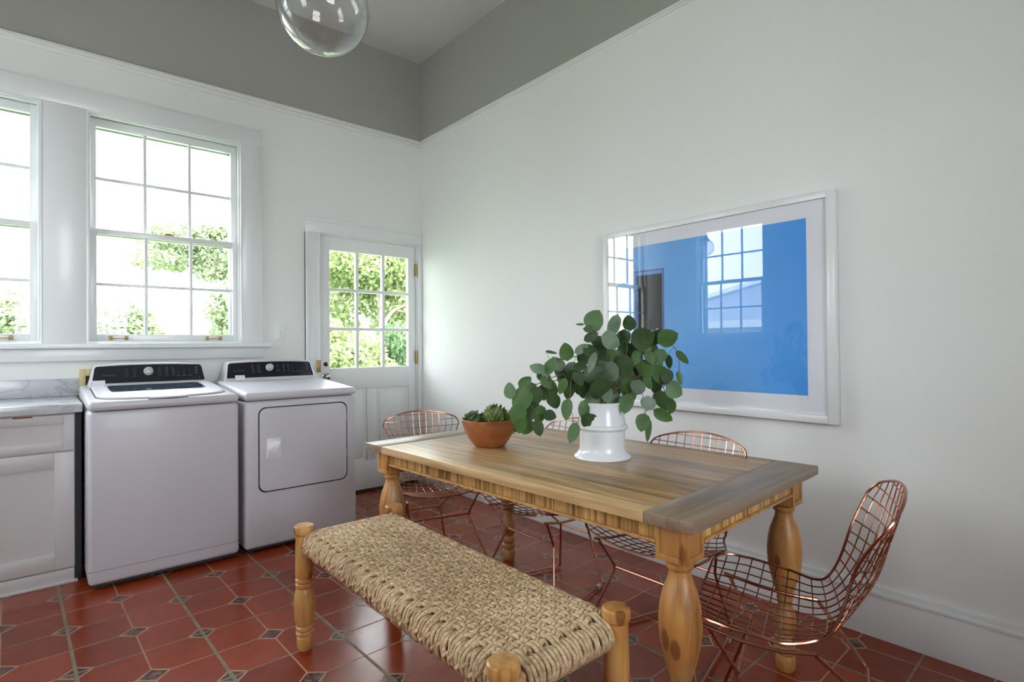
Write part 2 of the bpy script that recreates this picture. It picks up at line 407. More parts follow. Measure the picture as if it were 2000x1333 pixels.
PYZ = lambda a, b, d: (d, a, b)     # outline in y,z ; depth along x
PXY = lambda a, b, d: (a, b, d)
def S(name, mb, m, parent=None, label=None):
    o = mb.build(name, m, parent)
    if parent is None: o['kind'] = 'structure'
    return o
# ================================================================== THE ROOM
XW, YS, H = -4.05, -6.6, 3.79
RAIL = 3.075
def holed(mb, axis, a0, a1, z0, z1, holes, d0, d1, mi=0):
    """wall slab along axis with rectangular holes (a0,a1,z0,z1)"""
    xs = sorted({a0, a1, *[h[0] for h in holes], *[h[1] for h in holes]}); zs = sorted({z0, z1, *[h[2] for h in holes], *[h[3] for h in holes]})
    for i in range(len(xs)-1):
        for j in range(len(zs)-1):
            mx, mz = (xs[i]+xs[i+1])/2, (zs[j]+zs[j+1])/2
            if any(h[0] < mx < h[1] and h[2] < mz < h[3] for h in holes): continue
            if axis == 'x': mb.box(xs[i], xs[i+1], d0, d1, zs[j], zs[j+1], mi=mi)
            else: mb.box(d0, d1, xs[i], xs[i+1], zs[j], zs[j+1], mi=mi)
WIN = [(-3.52, -2.62, 1.255, 2.712), (-2.41, -1.51, 1.255, 2.712)]
DOOR = (-.945, -.042, 0.0, 2.128)
WW = [(-1.30, -.40, 1.30, 2.757), (-3.6, -2.9, 1.255, 2.712)]  # the second opening is for an added, unseen window
FWN = [(-2.95, -1.45, 1.05, 3.05)]  # opening added behind the camera for more daylight
mb = MB(); holed(mb, 'x', XW-.15, .15, 0, RAIL, WIN+[DOOR], 0, .15); mb.box(XW-.15, .15, 0, .15, RAIL, H, mi=1); S('wall_back', mb, [M['wall'], M['frieze']])
mb = MB(); mb.box(0, .15, YS-.15, 0, 0, RAIL); mb.box(0, .15, YS-.15, 0, RAIL, H, mi=1); S('wall_right', mb, [M['wall'], M['frieze']])
mb = MB(); holed(mb, 'y', YS-.15, 0, 0, RAIL, WW, XW-.15, XW); mb.box(XW-.15, XW, YS-.15, 0, RAIL, H, mi=1); S('wall_left', mb, [M['wall'], M['frieze']])
mb = MB(); holed(mb, 'x', XW, 0, 0, RAIL, FWN, YS-.15, YS); mb.box(XW, 0, YS-.15, YS, RAIL, H, mi=1); S('wall_front', mb, [M['wall'], M['frieze']])
S('ceiling', MB().box(XW-.15, .15, YS-.15, .15, H, H+.1), M['ceiling'])
S('floor', MB().box(XW-.15, .15, YS-.15, .15, -.1, 0), M['tile'])

# picture rails
def railprof(mb, axis, a0, a1, sgn, base):
    for d, z0, z1 in ((.012, RAIL-.055, RAIL-.03), (.024, RAIL-.03, RAIL-.012), (.018, RAIL-.012, RAIL)):
        if axis == 'x': mb.box(a0, a1, base-d, base, z0, z1, .003)
        else: mb.box(base-d, base, a0, a1, z0, z1, .003)
mb = MB(); railprof(mb, 'x', XW, 0, 1, 0); S('trim_1', mb, M['wall'])
mb = MB()
for d, z0, z1 in ((.008, RAIL-.030, RAIL-.014), (.012, RAIL-.014, RAIL)): mb.box(-d, 0, YS, -.024, z0, z1, .002)
S('trim_2', mb, M['wall'])

# baseboards
def basebd(name, axis, a0, a1, side=-1, base=0.0):
    mb = MB()
    for d, z0, z1 in ((.020, 0, .175), (.026, .175, .192), (.016, .192, .215)):
        if axis == 'y': mb.box(min(base, base+side*d), max(base, base+side*d), a0, a1, z0, z1, .003)
        else: mb.box(a0, a1, min(base, base+side*d), max(base, base+side*d), z0, z1, .003)
    S(name, mb, M['trim'])
basebd('baseboard_right', 'y', YS, -.03)
basebd('baseboard_left', 'y', YS, -.8, 1, XW)
basebd('baseboard_back', 'x', -1.73, -1.06)
basebd('baseboard_front', 'x', XW+.03, -.03, 1, YS)

# casing round the pair of back windows, stool and apron
mb = MB()
XL, XR, ZT = -3.66, -1.372, 2.832
mb.box(XL, XR, -.020, 0, 2.712, ZT, .003)
mb.box(XL, WIN[0][0], -.020, 0, 1.255, 2.712, .002); mb.box(WIN[0][1], WIN[1][0], -.020, 0, 1.255, 2.712, .002); mb.box(WIN[1][1], XR, -.020, 0, 1.255, 2.712, .002)
S('trim_3', mb, M['trim'])
mb = MB(); mb.box(XL-.045, -1.323, -.062, 0, 1.222, 1.255, .006); mb.box(XL, XR+.005, -.022, 0, 1.145, 1.222, .004); S('trim_4', mb, M['trim'])

def window(name, x0, x1, z0, z1, axis='x', base=0.0, sgn=1, hardware=True):
    """double hung sash window in an opening; a = along wall, d = outwards"""
    root = bpy.data.objects.new(name, None); col.objects.link(root); root['kind'] = 'structure'
    def bx(mb, a0, a1, d0, d1, c0, c1, bev=0, mi=0):
        if axis == 'x': mb.box(a0, a1, min(base+sgn*d0, base+sgn*d1), max(base+sgn*d0, base+sgn*d1), c0, c1, bev, mi=mi)
        else: mb.box(min(base+sgn*d0, base+sgn*d1), max(base+sgn*d0, base+sgn*d1), a0, a1, c0, c1, bev, mi=mi)
    W = x1-x0; st = .044
    zm = z0+(z1-z0)*.486
    fr = MB()
    # jamb liner and inside stop bead
    for a0, a1 in ((x0, x0+.010), (x1-.010, x1)): bx(fr, a0, a1, -.022, .14, z0, z1)
    bx(fr, x0+.01, x1-.01, -.022, .14, z1-.010, z1); bx(fr, x0+.01, x1-.01, .0, .15, z0, z0+.012)
    for a0, a1 in ((x0+.010, x0+.022), (x1-.022, x1-.010)): bx(fr, a0, a1, .002, .022, z0+.012, z1-.01, .002)
    bx(fr, x0+.022, x1-.022, .002, .022, z1-.022, z1-.010, .002)
    fr.build('frame', M['trim'], root)
    ex = MB(); bx(ex, x0+.010, x0+.046, .106, .19, z0+.012, z1-.01); bx(ex, x1-.048, x1-.010, .106, .19, z0+.012, z1-.01); bx(ex, x0+.046, x1-.048, .106, .19, z1-.050, z1-.01); bx(ex, x0-.06, x1+.06, .15, .20, z0-.08, z0+.012); bx(ex, x0-.06, x0+.010, .15, .19, z0+.012, z1+.06); bx(ex, x1-.010, x1+.06, .15, .19, z0+.012, z1+.06); bx(ex, x0+.01, x1-.01, .15, .19, z1-.01, z1+.06)
    ex.build('exterior_casing', M['exterior'], root)
    for nm, d0, c0, c1, bot, top in (('lower_sash', .026, z0+.012, zm+.022, .045, .034), ('upper_sash', .066, zm-.016, z1-.012, .034, .052)):
        sa = MB(); a0, a1 = x0+.011, x1-.011; d1 = d0+.036
        bx(sa, a0, a0+st, d0, d1, c0, c1, .002); bx(sa, a1-st, a1, d0, d1, c0, c1, .002)
        bx(sa, a0+st, a1-st, d0, d1, c0, c0+bot, .002); bx(sa, a0+st, a1-st, d0, d1, c1-top, c1, .002)
        so_ = sa.build(nm, M['trim'], root)
        g0, g1, h0, h1 = a0+st, a1-st, c0+bot, c1-top
        mu = MB()
        for k in (1, 2): a = g0+(g1-g0)*k/3; bx(mu, a-.0095, a+.0095, d0+.006, d1-.006, h0, h1, .003)
        c = (h0+h1)/2; bx(mu, g0, g1, d0+.007, d1-.007, c-.0095, c+.0095, .003)
        mu.build('muntins', M['trim'], so_)
        gl = MB(); gd = base+sgn*(d0+.018)
        gl.add([(g0, gd, h0), (g1, gd, h0), (g1, gd, h1), (g0, gd, h1)] if axis == 'x' else [(gd, g0, h0), (gd, g1, h0), (gd, g1, h1), (gd, g0, h1)], [(0, 1, 2, 3)]); gl.build('glass', M['pane'], so_)
        if nm == 'lower_sash' and hardware:
            for f in (.185, .80):
                a = x0+W*f; hw = MB()
                for q in (-.042, .042): bx(hw, a+q-.010, a+q+.010, d0-.006, d0, c0+.008, c0+.034, .002)
                pts = [(a-.042, -.004, c0+.021), (a-.034, -.020, c0+.021), (a+.034, -.020, c0+.021), (a+.042, -.004, c0+.021)]
                hw.tube([((p[0], base+sgn*(d0+p[1]), p[2]) if axis == 'x' else (base+sgn*(d0+p[1]), p[0], p[2])) for p in pts], .0035, 8)
                hw.build('sash_lift', M['brass'], so_)
            lk = MB(); a = x0+W*.5
            bx(lk, a-.030, a+.030, d0+.004, d0+.034, c1, c1+.006, .002); bx(lk, a-.022, a+.010, d0+.006, d0+.022, c1+.006, c1+.016, .003); bx(lk, a+.010, a+.036, d0+.010, d0+.018, c1+.008, c1+.014, .002)
            lk.build('sash_lock', M['brass'], so_)
    return root
window('window_1', *WIN[0][:2], WIN[0][2], WIN[0][3])
window('window_2', *WIN[1][:2], WIN[1][2], WIN[1][3])
window('window_3', WW[0][0], WW[0][1], WW[0][2], WW[0][3], 'y', XW, -1, False)
window('added_window_4', WW[1][0], WW[1][1], WW[1][2], WW[1][3], 'y', XW, -1, False)  # added out of view to let more light in from the side
window('added_window_5', *FWN[0], 'x', YS, -1, False)  # added behind the camera to brighten the room
for i, (a0, a1, z0, z1) in enumerate(WW):
    mb = MB()
    for p, q in ((a0-.13, a0), (a1, a1+.13)): mb.box(XW, XW+.02, p, q, z0, z1, .002)
    mb.box(XW, XW+.02, a0-.13, a1+.13, z1, z1+.13, .003); mb.box(XW, XW+.06, a0-.17, a1+.17, z0-.033, z0, .005); mb.box(XW, XW+.022, a0-.13, a1+.13, z0-.11, z0-.033, .003)
    S('trim_%d' % (7+i), mb, M['trim'])

for i, (a0, a1, z0, z1) in enumerate(FWN):
    mb = MB()
    for p, q in ((a0-.13, a0), (a1, a1+.13)): mb.box(p, q, YS, YS+.02, z0, z1, .002)
    mb.box(a0-.13, a1+.13, YS, YS+.02, z1, z1+.13, .003); mb.box(a0-.13, a1+.13, YS, YS+.06, z0-.04, z0, .004)
    S('trim_%d' % (9+i), mb, M['trim'])

# door, jamb, casing
mb = MB()
for d, a, b_ in ((.022, 0, .115), (.032, .090, .115), (.027, .0, .018)):
    mb.box(-1.054+.115-b_, -1.054+.115-a, -d, 0, 0, 2.128, .003)
mb.box(-1.054, -.002, -.022, 0, 2.128, 2.245, .003); mb.box(-1.054, -.002, -.032, -.022, 2.220, 2.245, .003); mb.box(-1.054, -.002, -.027, -.022, 2.128, 2.146, .002)
mb.box(-.042, -.002, -.022, 0, 0, 2.128, .003)
mb.box(-.945, -.935, .0, .14, 0, 2.128); mb.box(-.052, -.042, .0, .14, 0, 2.128); mb.box(-.935, -.052, .0, .14, 2.118, 2.128)
S('trim_5', mb, M['trim'])
S('trim_6', MB().box(-.935, -.052, .0, .15, 0, .018, .004), M['bronze'])
dr = bpy.data.objects.new('door_1', None); col.objects.link(dr); dr['kind'] = 'structure'
x0, x1, zt = -.931, -.056, 2.113; y0, y1 = .008, .050
G = (-.850, -.128, 1.046, 2.006)
mb = MB()
mb.box(x0, G[0], y0, y1, .021, zt, .002); mb.box(G[1], x1, y0, y1, .021, zt, .002)
mb.box(G[0], G[1], y0, y1, G[3], zt, .002); mb.box(G[0], G[1], y0, y1, .868, G[2], .002); mb.box(G[0], G[1], y0, y1, .021, .255, .002)
mb.box(-.528, -.447, y0, y1, .255, .868, .002)
leaf = mb.build('door_leaf', M['trim'], dr)
for a0, a1 in ((G[0], -.528), (-.447, G[1]+.0)):
    p = MB(); p.box(a0, a1, y0+.014, y1-.012, .255, .868); p.box(a0+.035, a1-.035, y0+.006, y0+.014, .29, .833, .005); p.build('panel', M['trim'], leaf)
mu = MB()
for k in (1, 2):
    a = G[0]+(G[1]-G[0])*k/3; mu.box(a-.013, a+.013, y0+.004, y1-.004, G[2], G[3], .004)
    c = G[2]+(G[3]-G[2])*k/3; mu.box(G[0], G[1], y0+.005, y1-.005, c-.013, c+.013, .004)
mu.build('muntins', M['trim'], leaf)
MB().add([(G[0], .029, G[2]), (G[1], .029, G[2]), (G[1], .029, G[3]), (G[0], .029, G[3])], [(0, 1, 2, 3)]).build('glass', M['pane'], leaf)
for z in (1.85, 1.066, .25):
    h = MB(); h.box(-.064, -.046, -.006, .006, z, z+.11, .001); h.tube([(-.054, -.010, z-.004), (-.054, -.010, z+.114)], .0065, 10); h.build('hinge', M['brass'], dr)
k = MB(); k.lathe([(.0, -.0), (.026, 0), (.026, .006), (.010, .010), (.010, .030), (.024, .036), (.029, .048), (.026, .062), (.012, .070), (0, .071)], n=20)
k.v = [(-.885+x, .008-z, .985+y) for x, y, z in k.v]; k.build('door_knob', M['chrome'], dr)
k = MB(); k.lathe([(0, 0), (.018, 0), (.018, .010), (.012, .016), (0, .017)], n=16); k.v = [(-.884+x, .008-z, 1.081+y) for x, y, z in k.v]; k.build('deadbolt', M['bronze'], dr)
MB().box(-.972, -.940, -.0355, -.030, 1.02, 1.115, .002).build('strike_plate', M['brass'], dr)

# light switch
t = thing('light_switch', 'white toggle light switch plate on wall between window and door', 'light switch', (-1.24, 0, 1.338))
MB().prism(rrect(-.037, .037, -.060, .060, .006), PXZ, 0, -.007, .002).build('plate', M['trim'], t)
MB().box(-.005, .005, -.020, -.006, -.012, .012, .002).build('toggle', M['white_plastic'], t)
for z in (-.042, .042):
    s_ = MB(); s_.lathe([(0, 0), (.0035, 0), (.0035, .0012), (0, .0016)], n=10); s_.v = [(x, -.0068-q, z+y) for x, y, q in s_.v]; s_.build('screw', M['trim'], t)
# unfinished supply box in the wall behind the washer
t = thing('wall_supply_box', 'unpainted yellowish recessed box frame on wall behind the washer', 'supply box', (-2.33, -.001, 1.0))
mb = MB(); X0, X1, Z0, Z1 = -.115, .09, -.10, .095
mb.box(X0, X0+.03, -.035, 0, Z0, Z1, .002); mb.box(X1-.03, X1, -.035, 0, Z0, Z1, .002); mb.box(X0+.03, X1-.03, -.035, 0, Z1-.042, Z1, .002); mb.box(X0+.03, X1-.03, -.035, 0, Z0, Z0+.03, .002)
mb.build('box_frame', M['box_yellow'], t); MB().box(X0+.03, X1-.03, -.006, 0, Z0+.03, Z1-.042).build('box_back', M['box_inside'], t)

# ================================================================== OUTSIDE
S('sky_block_wall', MB().box(-22, -3.9, 11.0, 11.3, -.65, 5.6), M['siding'])  # unseen, added to cut low sky light on the wall beside the door
S('sky_block_roof', MB().box(-1.45, 1.2, .20, 1.9, 2.46, 2.54), M['trim'])  # added out of view to block high sky light through the door
S('sky_block_eave', MB().box(XW-.9, .9, .16, 1.0, 3.12, 3.25), M['trim'])  # unseen overhang, added to hold back sky light at door and windows
tag(MB().box(-40, 45, .6, 60, -.75, -.65).build('garden_ground', M['lawn']), kind='structure')
tag(MB().box(-40, -4.25, -40, .6, -.75, -.65).build('side_bounce_ground', M['bounce_ground']), kind='structure')  # pale reflector ground added on the unseen side
def tree(name, label, base, h, blobs, nleaf, lsize, lm, trunk, seed, group=None):
    """blobs: (dx,dy,z,rx,rz) clusters; trunk: list of limb polylines with radii"""
    rnd = random.Random(seed)
    t = thing(name, label, 'tree', base, 0, group)
    mb = MB()
    for pl, r0, r1 in trunk:
        pp = spline(pl, 5); n = len(pp); mb.tube(pp, [r0+(r1-r0)*i/(n-1) for i in range(n)], 8)
    mb.build('trunk', M['bark'], t)
    vs = []; fs = []
    tot = sum(b[3]*b[3]*b[4] for b in blobs)
    for dx, dy, z, rx, rz in blobs:
        for _ in range(int(nleaf*rx*rx*rz/tot)):
            d = Vector((rnd.gauss(0, 1), rnd.gauss(0, 1), rnd.gauss(0, 1))).normalized()*rnd.random()**.35
            c = Vector((dx+d.x*rx, dy+d.y*rx, z+d.z*rz))
            a = Vector((rnd.gauss(0, 1), rnd.gauss(0, 1), rnd.gauss(0, 1)-.3)).normalized(); b = a.orthogonal().normalized(); b.rotate(Matrix.Rotation(rnd.random()*6.28, 3, a))
            s = lsize*rnd.uniform(.6, 1.3); o = len(vs); e = a.cross(b)*s*.3
            vs += [c-b*s*.5, c+e, c+b*s*.5, c-e]; fs.append((o, o+1, o+2, o+3))
    MB().add(vs, fs).build('crown', lm, t)
    return t
L1, L2, L3 = M['tree_leaf'], M['tree_leaf2'], M['tree_leaf3']
tree('garden_tree', 'leafy tree with forked branch seen through the glazed door', (5.79, 10.4, -.65), 6,
     [(-1.2, .3, 4.3, 1.1, .8), (.0, .6, 4.4, 1.3, .9), (-.5, .6, 3.2, .9, .55), (.7, 1.2, 3.4, 1.0, .7), (1.2, .3, 4.6, 1.1, .8), (-1.7, .8, 3.3, .7, .6), (.3, 1.2, 2.6, .8, .5), (1.3, 1.0, 2.6, .7, .5), (-1.6, 1.5, 2.4, .8, .7), (-.6, 1.6, 3.9, 1.3, .7), (2.2, .8, 3.6, 1.0, 1.0), (-2.3, .6, 4.2, .9, .6)], 17000, .17, L1,
     [([(-.9, 0, 0), (-1.0, .05, 1.0), (-.93, 0, 1.9), (-.82, 0, 2.5), (-.85, .1, 3.4)], .12, .06), ([(-.86, 0, 2.35), (-.45, .0, 2.9), (.0, .0, 3.15), (.5, 0, 3.6)], .075, .03), ([(-.35, 0, 2.95), (.4, .0, 2.85), (1.0, .1, 2.6)], .03, .015)], 1)
tree('garden_shrub', 'dark rounded shrub behind the lower right door panes', (4.05, 7.4, -.65), 3,
     [(-.2, 0, 1.9, .55, .55), (.45, .2, 1.95, .5, .6), (.05, .3, 1.3, .8, .6)], 6000, .12, L2, [([(0, 0, 0), (.05, 0, .8), (0, .1, 1.5)], .08, .04)], 2)
tree('garden_shrub', 'pale low shrub behind the lower left door panes', (2.2, 6.9, -.65), 3,
     [(0, 0, 1.5, .7, .5), (.6, .3, 1.7, .6, .5), (-.3, .6, 2.1, .7, .5), (.9, .1, 1.3, .5, .4)], 7000, .13, L1, [([(0, 0, 0), (.05, 0, .8), (0, .1, 1.4)], .06, .03)], 3)
tree('garden_tree', 'tall spreading tree with pale crown across the right half of the window', (.6, 10.5, -.65), 6,
     [(-.7, 0, 4.55, .75, .45), (.3, .2, 4.2, .9, .7), (-1.0, .3, 3.95, .8, .28), (.1, 0, 3.7, .6, .25), (1.0, .3, 4.9, .9, .8), (-1.3, 0, 4.4, .45, .3), (.1, .2, 4.75, .7, .4)], 15000, .11, L3,
     [([(.9, 0, 0), (.8, 0, 1.5), (.55, 0, 3.0), (.2, 0, 4.0)], .10, .04), ([(.45, 0, 3.3), (-.3, 0, 3.9), (-1.0, .1, 4.2)], .04, .02)], 4)
tree('garden_tree', 'bushy tree low in the right column of window panes', (.75, 9.0, -.65), 4,
     [(-.15, 0, 2.75, .55, .45), (.1, .2, 2.2, .6, .5), (-.1, .1, 3.1, .4, .3)], 4500, .12, L3, [([(0, 0, 0), (.05, 0, 1.0), (0, .1, 2.6)], .07, .03)], 5)
tree('garden_shrub', 'rounded pale bush in the lower left window panes', (-1.35, 9.0, -.65), 3,
     [(0, 0, 2.3, .6, .55), (.35, .2, 2.0, .5, .4)], 9000, .11, L3, [([(0, 0, 0), (.05, 0, .8), (0, .1, 2.0)], .06, .03)], 6)
tree('garden_tree', 'pale bushy tree in the window at the left edge', (-3.05, 9.4, -.65), 4,
     [(0, 0, 2.55, .45, .5), (-.25, .2, 2.2, .55, .45), (.2, .3, 2.9, .25, .3)], 3500, .11, L3, [([(0, 0, 0), (.05, 0, .8), (0, .1, 2.4)], .06, .03)], 7)
tag(MB().box(-4.25, 40, -40, -6.8, -.75, -.65).build('front_bounce_ground', M['bounce_ground']), kind='structure')  # unseen pale ground added to reflect light in through the front window
# neighbouring house, seen in the picture's reflection
t = thing('neighbour_house', 'pale neighbouring house with grey hipped roof reflected in picture glass', 'house', (-13, -1, -.65))
MB().box(-3, 3, -6, 6, 0, 2.35).build('house_wall', M['siding'], t)
mb = MB(); mb.add([(-3.4, -6.4, 2.35), (3.4, -6.4, 2.35), (3.4, 6.4, 2.35), (-3.4, 6.4, 2.35), (0, -3.0, 3.75), (0, 3.0, 3.75)], [(0, 1, 4), (1, 2, 5, 4), (2, 3, 5), (3, 0, 4, 5), (3, 2, 1, 0)])
mb.build('roof', M['shingle'], t)
mb = MB(); mb.box(3.40, 3.52, -6.4, 6.4, 2.24, 2.40); mb.tube([(3.45, -6.4, 2.40), (.05, -3.0, 3.82)], .09, 6); mb.tube([(3.45, 6.4, 2.40), (.05, 3.0, 3.82)], .09, 6); mb.build('roof_trim', M['trim'], t)
# ================================================================== WIRE CHAIRS
PROF = [(.264, .440), (.174, .427), (.082, .413), (.022, .406), (-.063, .416), (-.124, .454), (-.203, .570), (-.241, .699), (-.271, .828)]
def make_shell():
    cl = [Vector((p.x, p.y)) for p in spline([(a, b, 0) for a, b in PROF], 10)]
    ss = [0]
    for i in range(1, len(cl)): ss.append(ss[-1]+(cl[i]-cl[i-1]).length)
    L = ss[-1]
    def pos(s):
        s = min(max(s, 0), L); i = 1
        while i < len(ss)-1 and ss[i] < s: i += 1
        return cl[i-1].lerp(cl[i], (s-ss[i-1])/(ss[i]-ss[i-1]))
    def at(s):
        d = (pos(s+.03)-pos(s-.03)).normalized(); return pos(s), Vector((d.y, -d.x))
    def interp(x, tab):
        for (x0, y0), (x1, y1) in zip(tab, tab[1:]):
            if x <= x1: t = max(0, (x-x0)/(x1-x0)); t = t*t*(3-2*t); return y0+(y1-y0)*t
        return tab[-1][1]
    W = lambda s: interp(s/L, [(0, .247), (.14, .283), (.28, .275), (.45, .213), (.70, .190), (1, .266)])
    Cc = lambda s: interp(s/L, [(0, .039), (.25, .047), (.45, .038), (.72, .075), (1, .040)])
    def Sm(a, s):
        w_ = W(s); u = a/w_; u = max(-1, min(1, u)); p, n = at(s)
        c = Cc(s)*abs(u)**2.0
        lat = a*(1-.10*u*u*min(1, Cc(s)/.1))
        return Vector((p.x+n.x*c, lat, p.y+n.y*c))
    rf, rb = .088, .034; arch = .058
    def s_lo(a):
        w_ = W(rf); e = abs(a)-(w_-rf); return 0 if e <= 0 else rf-sqrt(max(0, rf*rf-e*e))
    def s_hi(a):
        w_ = W(L-rb-arch); e = abs(a)-(w_-rb); u = a/w_; return L-arch*u*u-(0 if e <= 0 else rb-sqrt(max(0, rb*rb-e*e)))
    def amax(s):
        w_ = W(s)
        if s < rf: return w_-rf+sqrt(max(0, rf*rf-(rf-s)**2))
        if s > L-rb-arch:
            lo_, hi_ = 0.0, W(L-rb-arch)
            if s_hi(0) < s: return 0
            for _ in range(24):
                md = (lo_+hi_)/2
                if s_hi(md) >= s: lo_ = md
                else: hi_ = md
            return lo_
        return w_
    # rim
    rim = []
    n = 40
    wl, wh = W(rf), W(L-rb-arch)
    for i in range(21): a = -(wl-rf)+2*(wl-rf)*i/20; rim.append(Sm(a, 0))
    for i in range(1, 7): t = i/7*pi/2; rim.append(Sm(wl-rf+rf*sin(t), rf-rf*cos(t)))
    for i in range(n+1): s = rf+(L-rb-arch-rf)*i/n; rim.append(Sm(W(s), s))
    for i in range(1, 7): t = i/7*pi/2; a = wh-rb+rb*cos(t); rim.append(Sm(a, s_hi(a)))
    for i in range(21): a = (wh-rb)-2*(wh-rb)*i/20; rim.append(Sm(a, s_hi(a)))
    for i in range(1, 7): t = pi/2-i/7*pi/2; a = -(wh-rb+rb*cos(t)); rim.append(Sm(a, s_hi(a)))
    for i in range(n+1): s = L-rb-arch-(L-rb-arch-rf)*i/n; rim.append(Sm(-W(s), s))
    for i in range(1, 7): t = pi/2-i/7*pi/2; rim.append(Sm(-(wl-rf+rf*sin(t)), rf-rf*cos(t)))
    seat, back, rm = MB(), MB(), MB()
    sp = L*.44; r = .0021; N = 6
    for k in range(-N+1, N):
        u = k/N
        lo = s_lo(u*W(0.03)); hi = s_hi(u*W(L-rb-arch))
        path = [Sm(u*W(min(lo+(hi-lo)*i/44, L-rb-arch)), lo+(hi-lo)*i/44) for i in range(45)]
        sv = [lo+(hi-lo)*i/44 for i in range(45)]
        j = min(range(45), key=lambda q: abs(sv[q]-sp))
        seat.tube(path[:j+1], r, 5, caps=False); back.tube(path[j:], r, 5, caps=False)
    m = int(L/.0405)
    for j in range(1, m+1):
        s = L*j/(m+.55)
        A = amax(s)-.001
        if A < .06: continue
        path = [Sm(-A+2*A*i/16, s)+Vector((0, 0, .003 if s < sp else 0)) for i in range(17)]
        (seat if s < sp else back).tube(path, r, 5, caps=False)
    q = min(range(len(rim)), key=lambda i: 0)
    rm.tube(rim, .0042, 6, closed=True)
    return seat, back, rm, Sm, L
def make_chair(loc, yaw, label):
    t = thing('wire_chair', label, 'chair', loc, yaw, 'copper wire chairs around the table')
    seat, back, rm, Sm, L = make_shell()
    seat.build('seat', M['copper'], t); back.build('backrest', M['copper'], t); rm.build('rim', M['copper'], t)
    R = .0058
    for sgn in (1, -1):
        # seat rail: follows the underside of the seat
        rail = [(.225, sgn*.20, .424), (.12, sgn*.20, .404), (.02, sgn*.19, .396), (-.06, sgn*.175, .404)]
        m_ = MB(); m_.tube(rail, R, 8); m_.build('seat_rail', M['copper'], t)
        kf = (.135, sgn*.165, .295); kr = (-.185, sgn*.10, .262)
        ff = (.235, sgn*.262, .014); fr = (-.225, sgn*.150, .014)
        m_ = MB(); m_.tube(round_path([(.205, sgn*.195, .416), kf, ff], .02), R, 8); m_.build('leg', M['copper'], t)
        m_ = MB(); m_.tube(round_path([(-.06, sgn*.178, .400), kr, fr], .02), R, 8); m_.build('leg', M['copper'], t)
        m_ = MB(); m_.tube([ff, fr], R, 8); m_.build('floor_runner', M['copper'], t)
        for p in (ff, fr):
            q = Vector(fr)-Vector(ff); c = Vector(p)+q*(.08 if p is ff else -.08)
            g = MB(); g.box(-.016, .016, -.008, .008, 0, .022, .004); g.v = [(x*q.normalized().x-y*q.normalized().y+c.x, x*q.normalized().y+y*q.normalized().x+c.y, z) for x, y, z in g.v]
            g.build('glide', M['glide'], t, sharp=60)
    for x, hw, z in ((.135, .165, .295), (-.185, .10, .262)):
        m_ = MB(); m_.tube([(x, -hw, z), (x, hw, z)], R, 8); m_.build('crossbar', M['copper'], t)
    return t
ch0 = make_chair((-.680, -3.025, 0), pi, 'copper wire chair on wall side of table, below the framed picture')
for loc, yaw, label in (((-.70, -2.35, 0), pi, 'copper wire chair on wall side of table, mostly hidden behind vase and table'),
                        ((-.960, -1.680, 0), radians(-106), 'copper wire chair at the far table end beside the white door'),
                        ((-.948, -3.630, 0), radians(109.8), 'copper wire chair at the near table end, whole back showing')):
    c = copy_tree(ch0); c.location = loc; c.rotation_euler = (0, 0, yaw); c['label'] = label

# ================================================================== TABLE
TC = (-.94, -2.688); TR = radians(2.96); TW, TL, TZ = .943, 1.692, .760
tb = thing('dining_table', 'rustic wooden dining table with plank top and turned legs', 'table', (TC[0], TC[1], 0), TR)
hw, hl = TW/2, TL/2; EB = .150; TT = .032
MB().box(-hw, hw, -hl+EB, hl-EB, TZ-TT, TZ, .002).build('tabletop', M['table_top'], tb)
for sg in (-1, 1):
    a, b_ = sorted((sg*(hl-EB+.0015), sg*hl)); MB().box(-hw, hw, a, b_, TZ-TT-.0005, TZ+.0008, .003).build('end_board', M['table_end'], tb)
def reed(mb, axis, a0, a1, off, z0, z1, sgn):
    n = int((a1-a0)/.0125); p = (a1-a0)/n
    prof = []
    for i in range(n):
        for k, d in ((0.06, 0), (.25, .0035), (.5, .0048), (.75, .0035), (.94, 0)): prof.append((a0+(i+k)*p, off+sgn*d))
    prof += [(a1, off-sgn*.02), (a0, off-sgn*.02)]
    vs = []
    for a, d in prof:
        for z in (z0, z1): vs.append((d, a, z) if axis == 'y' else (a, d, z))
    m = len(prof); fs = [(2*i, 2*((i+1) % m), 2*((i+1) % m)+1, 2*i+1) for i in range(m)]
    mb.add(vs, fs)
AZ0, AZ1 = .664, TZ-TT; IN = .046; LX, LY = hw-.092, hl-.092
for sg in (-1, 1):
    mb = MB(); reed(mb, 'y', -LY+.047, LY-.047, sg*(hw-IN-.010), AZ0+.008, AZ1, sg); o = mb.build('apron', M['reeded'], tb, sharp=80)
    MB().box(*sorted((sg*(hw-IN-.030), sg*(hw-IN+.004))), -LY+.047, LY-.047, AZ0, AZ0+.009, .002).build('bead', M['bench_wood'], o)
    mb = MB(); reed(mb, 'x', -LX+.047, LX-.047, sg*(hl-IN-.010), AZ0+.008, AZ1, sg); o = mb.build('apron', M['reeded'], tb, sharp=80)
    MB().box(-LX+.047, LX-.047, *sorted((sg*(hl-IN-.030), sg*(hl-IN+.004))), AZ0, AZ0+.009, .002).build('bead', M['bench_wood'], o)
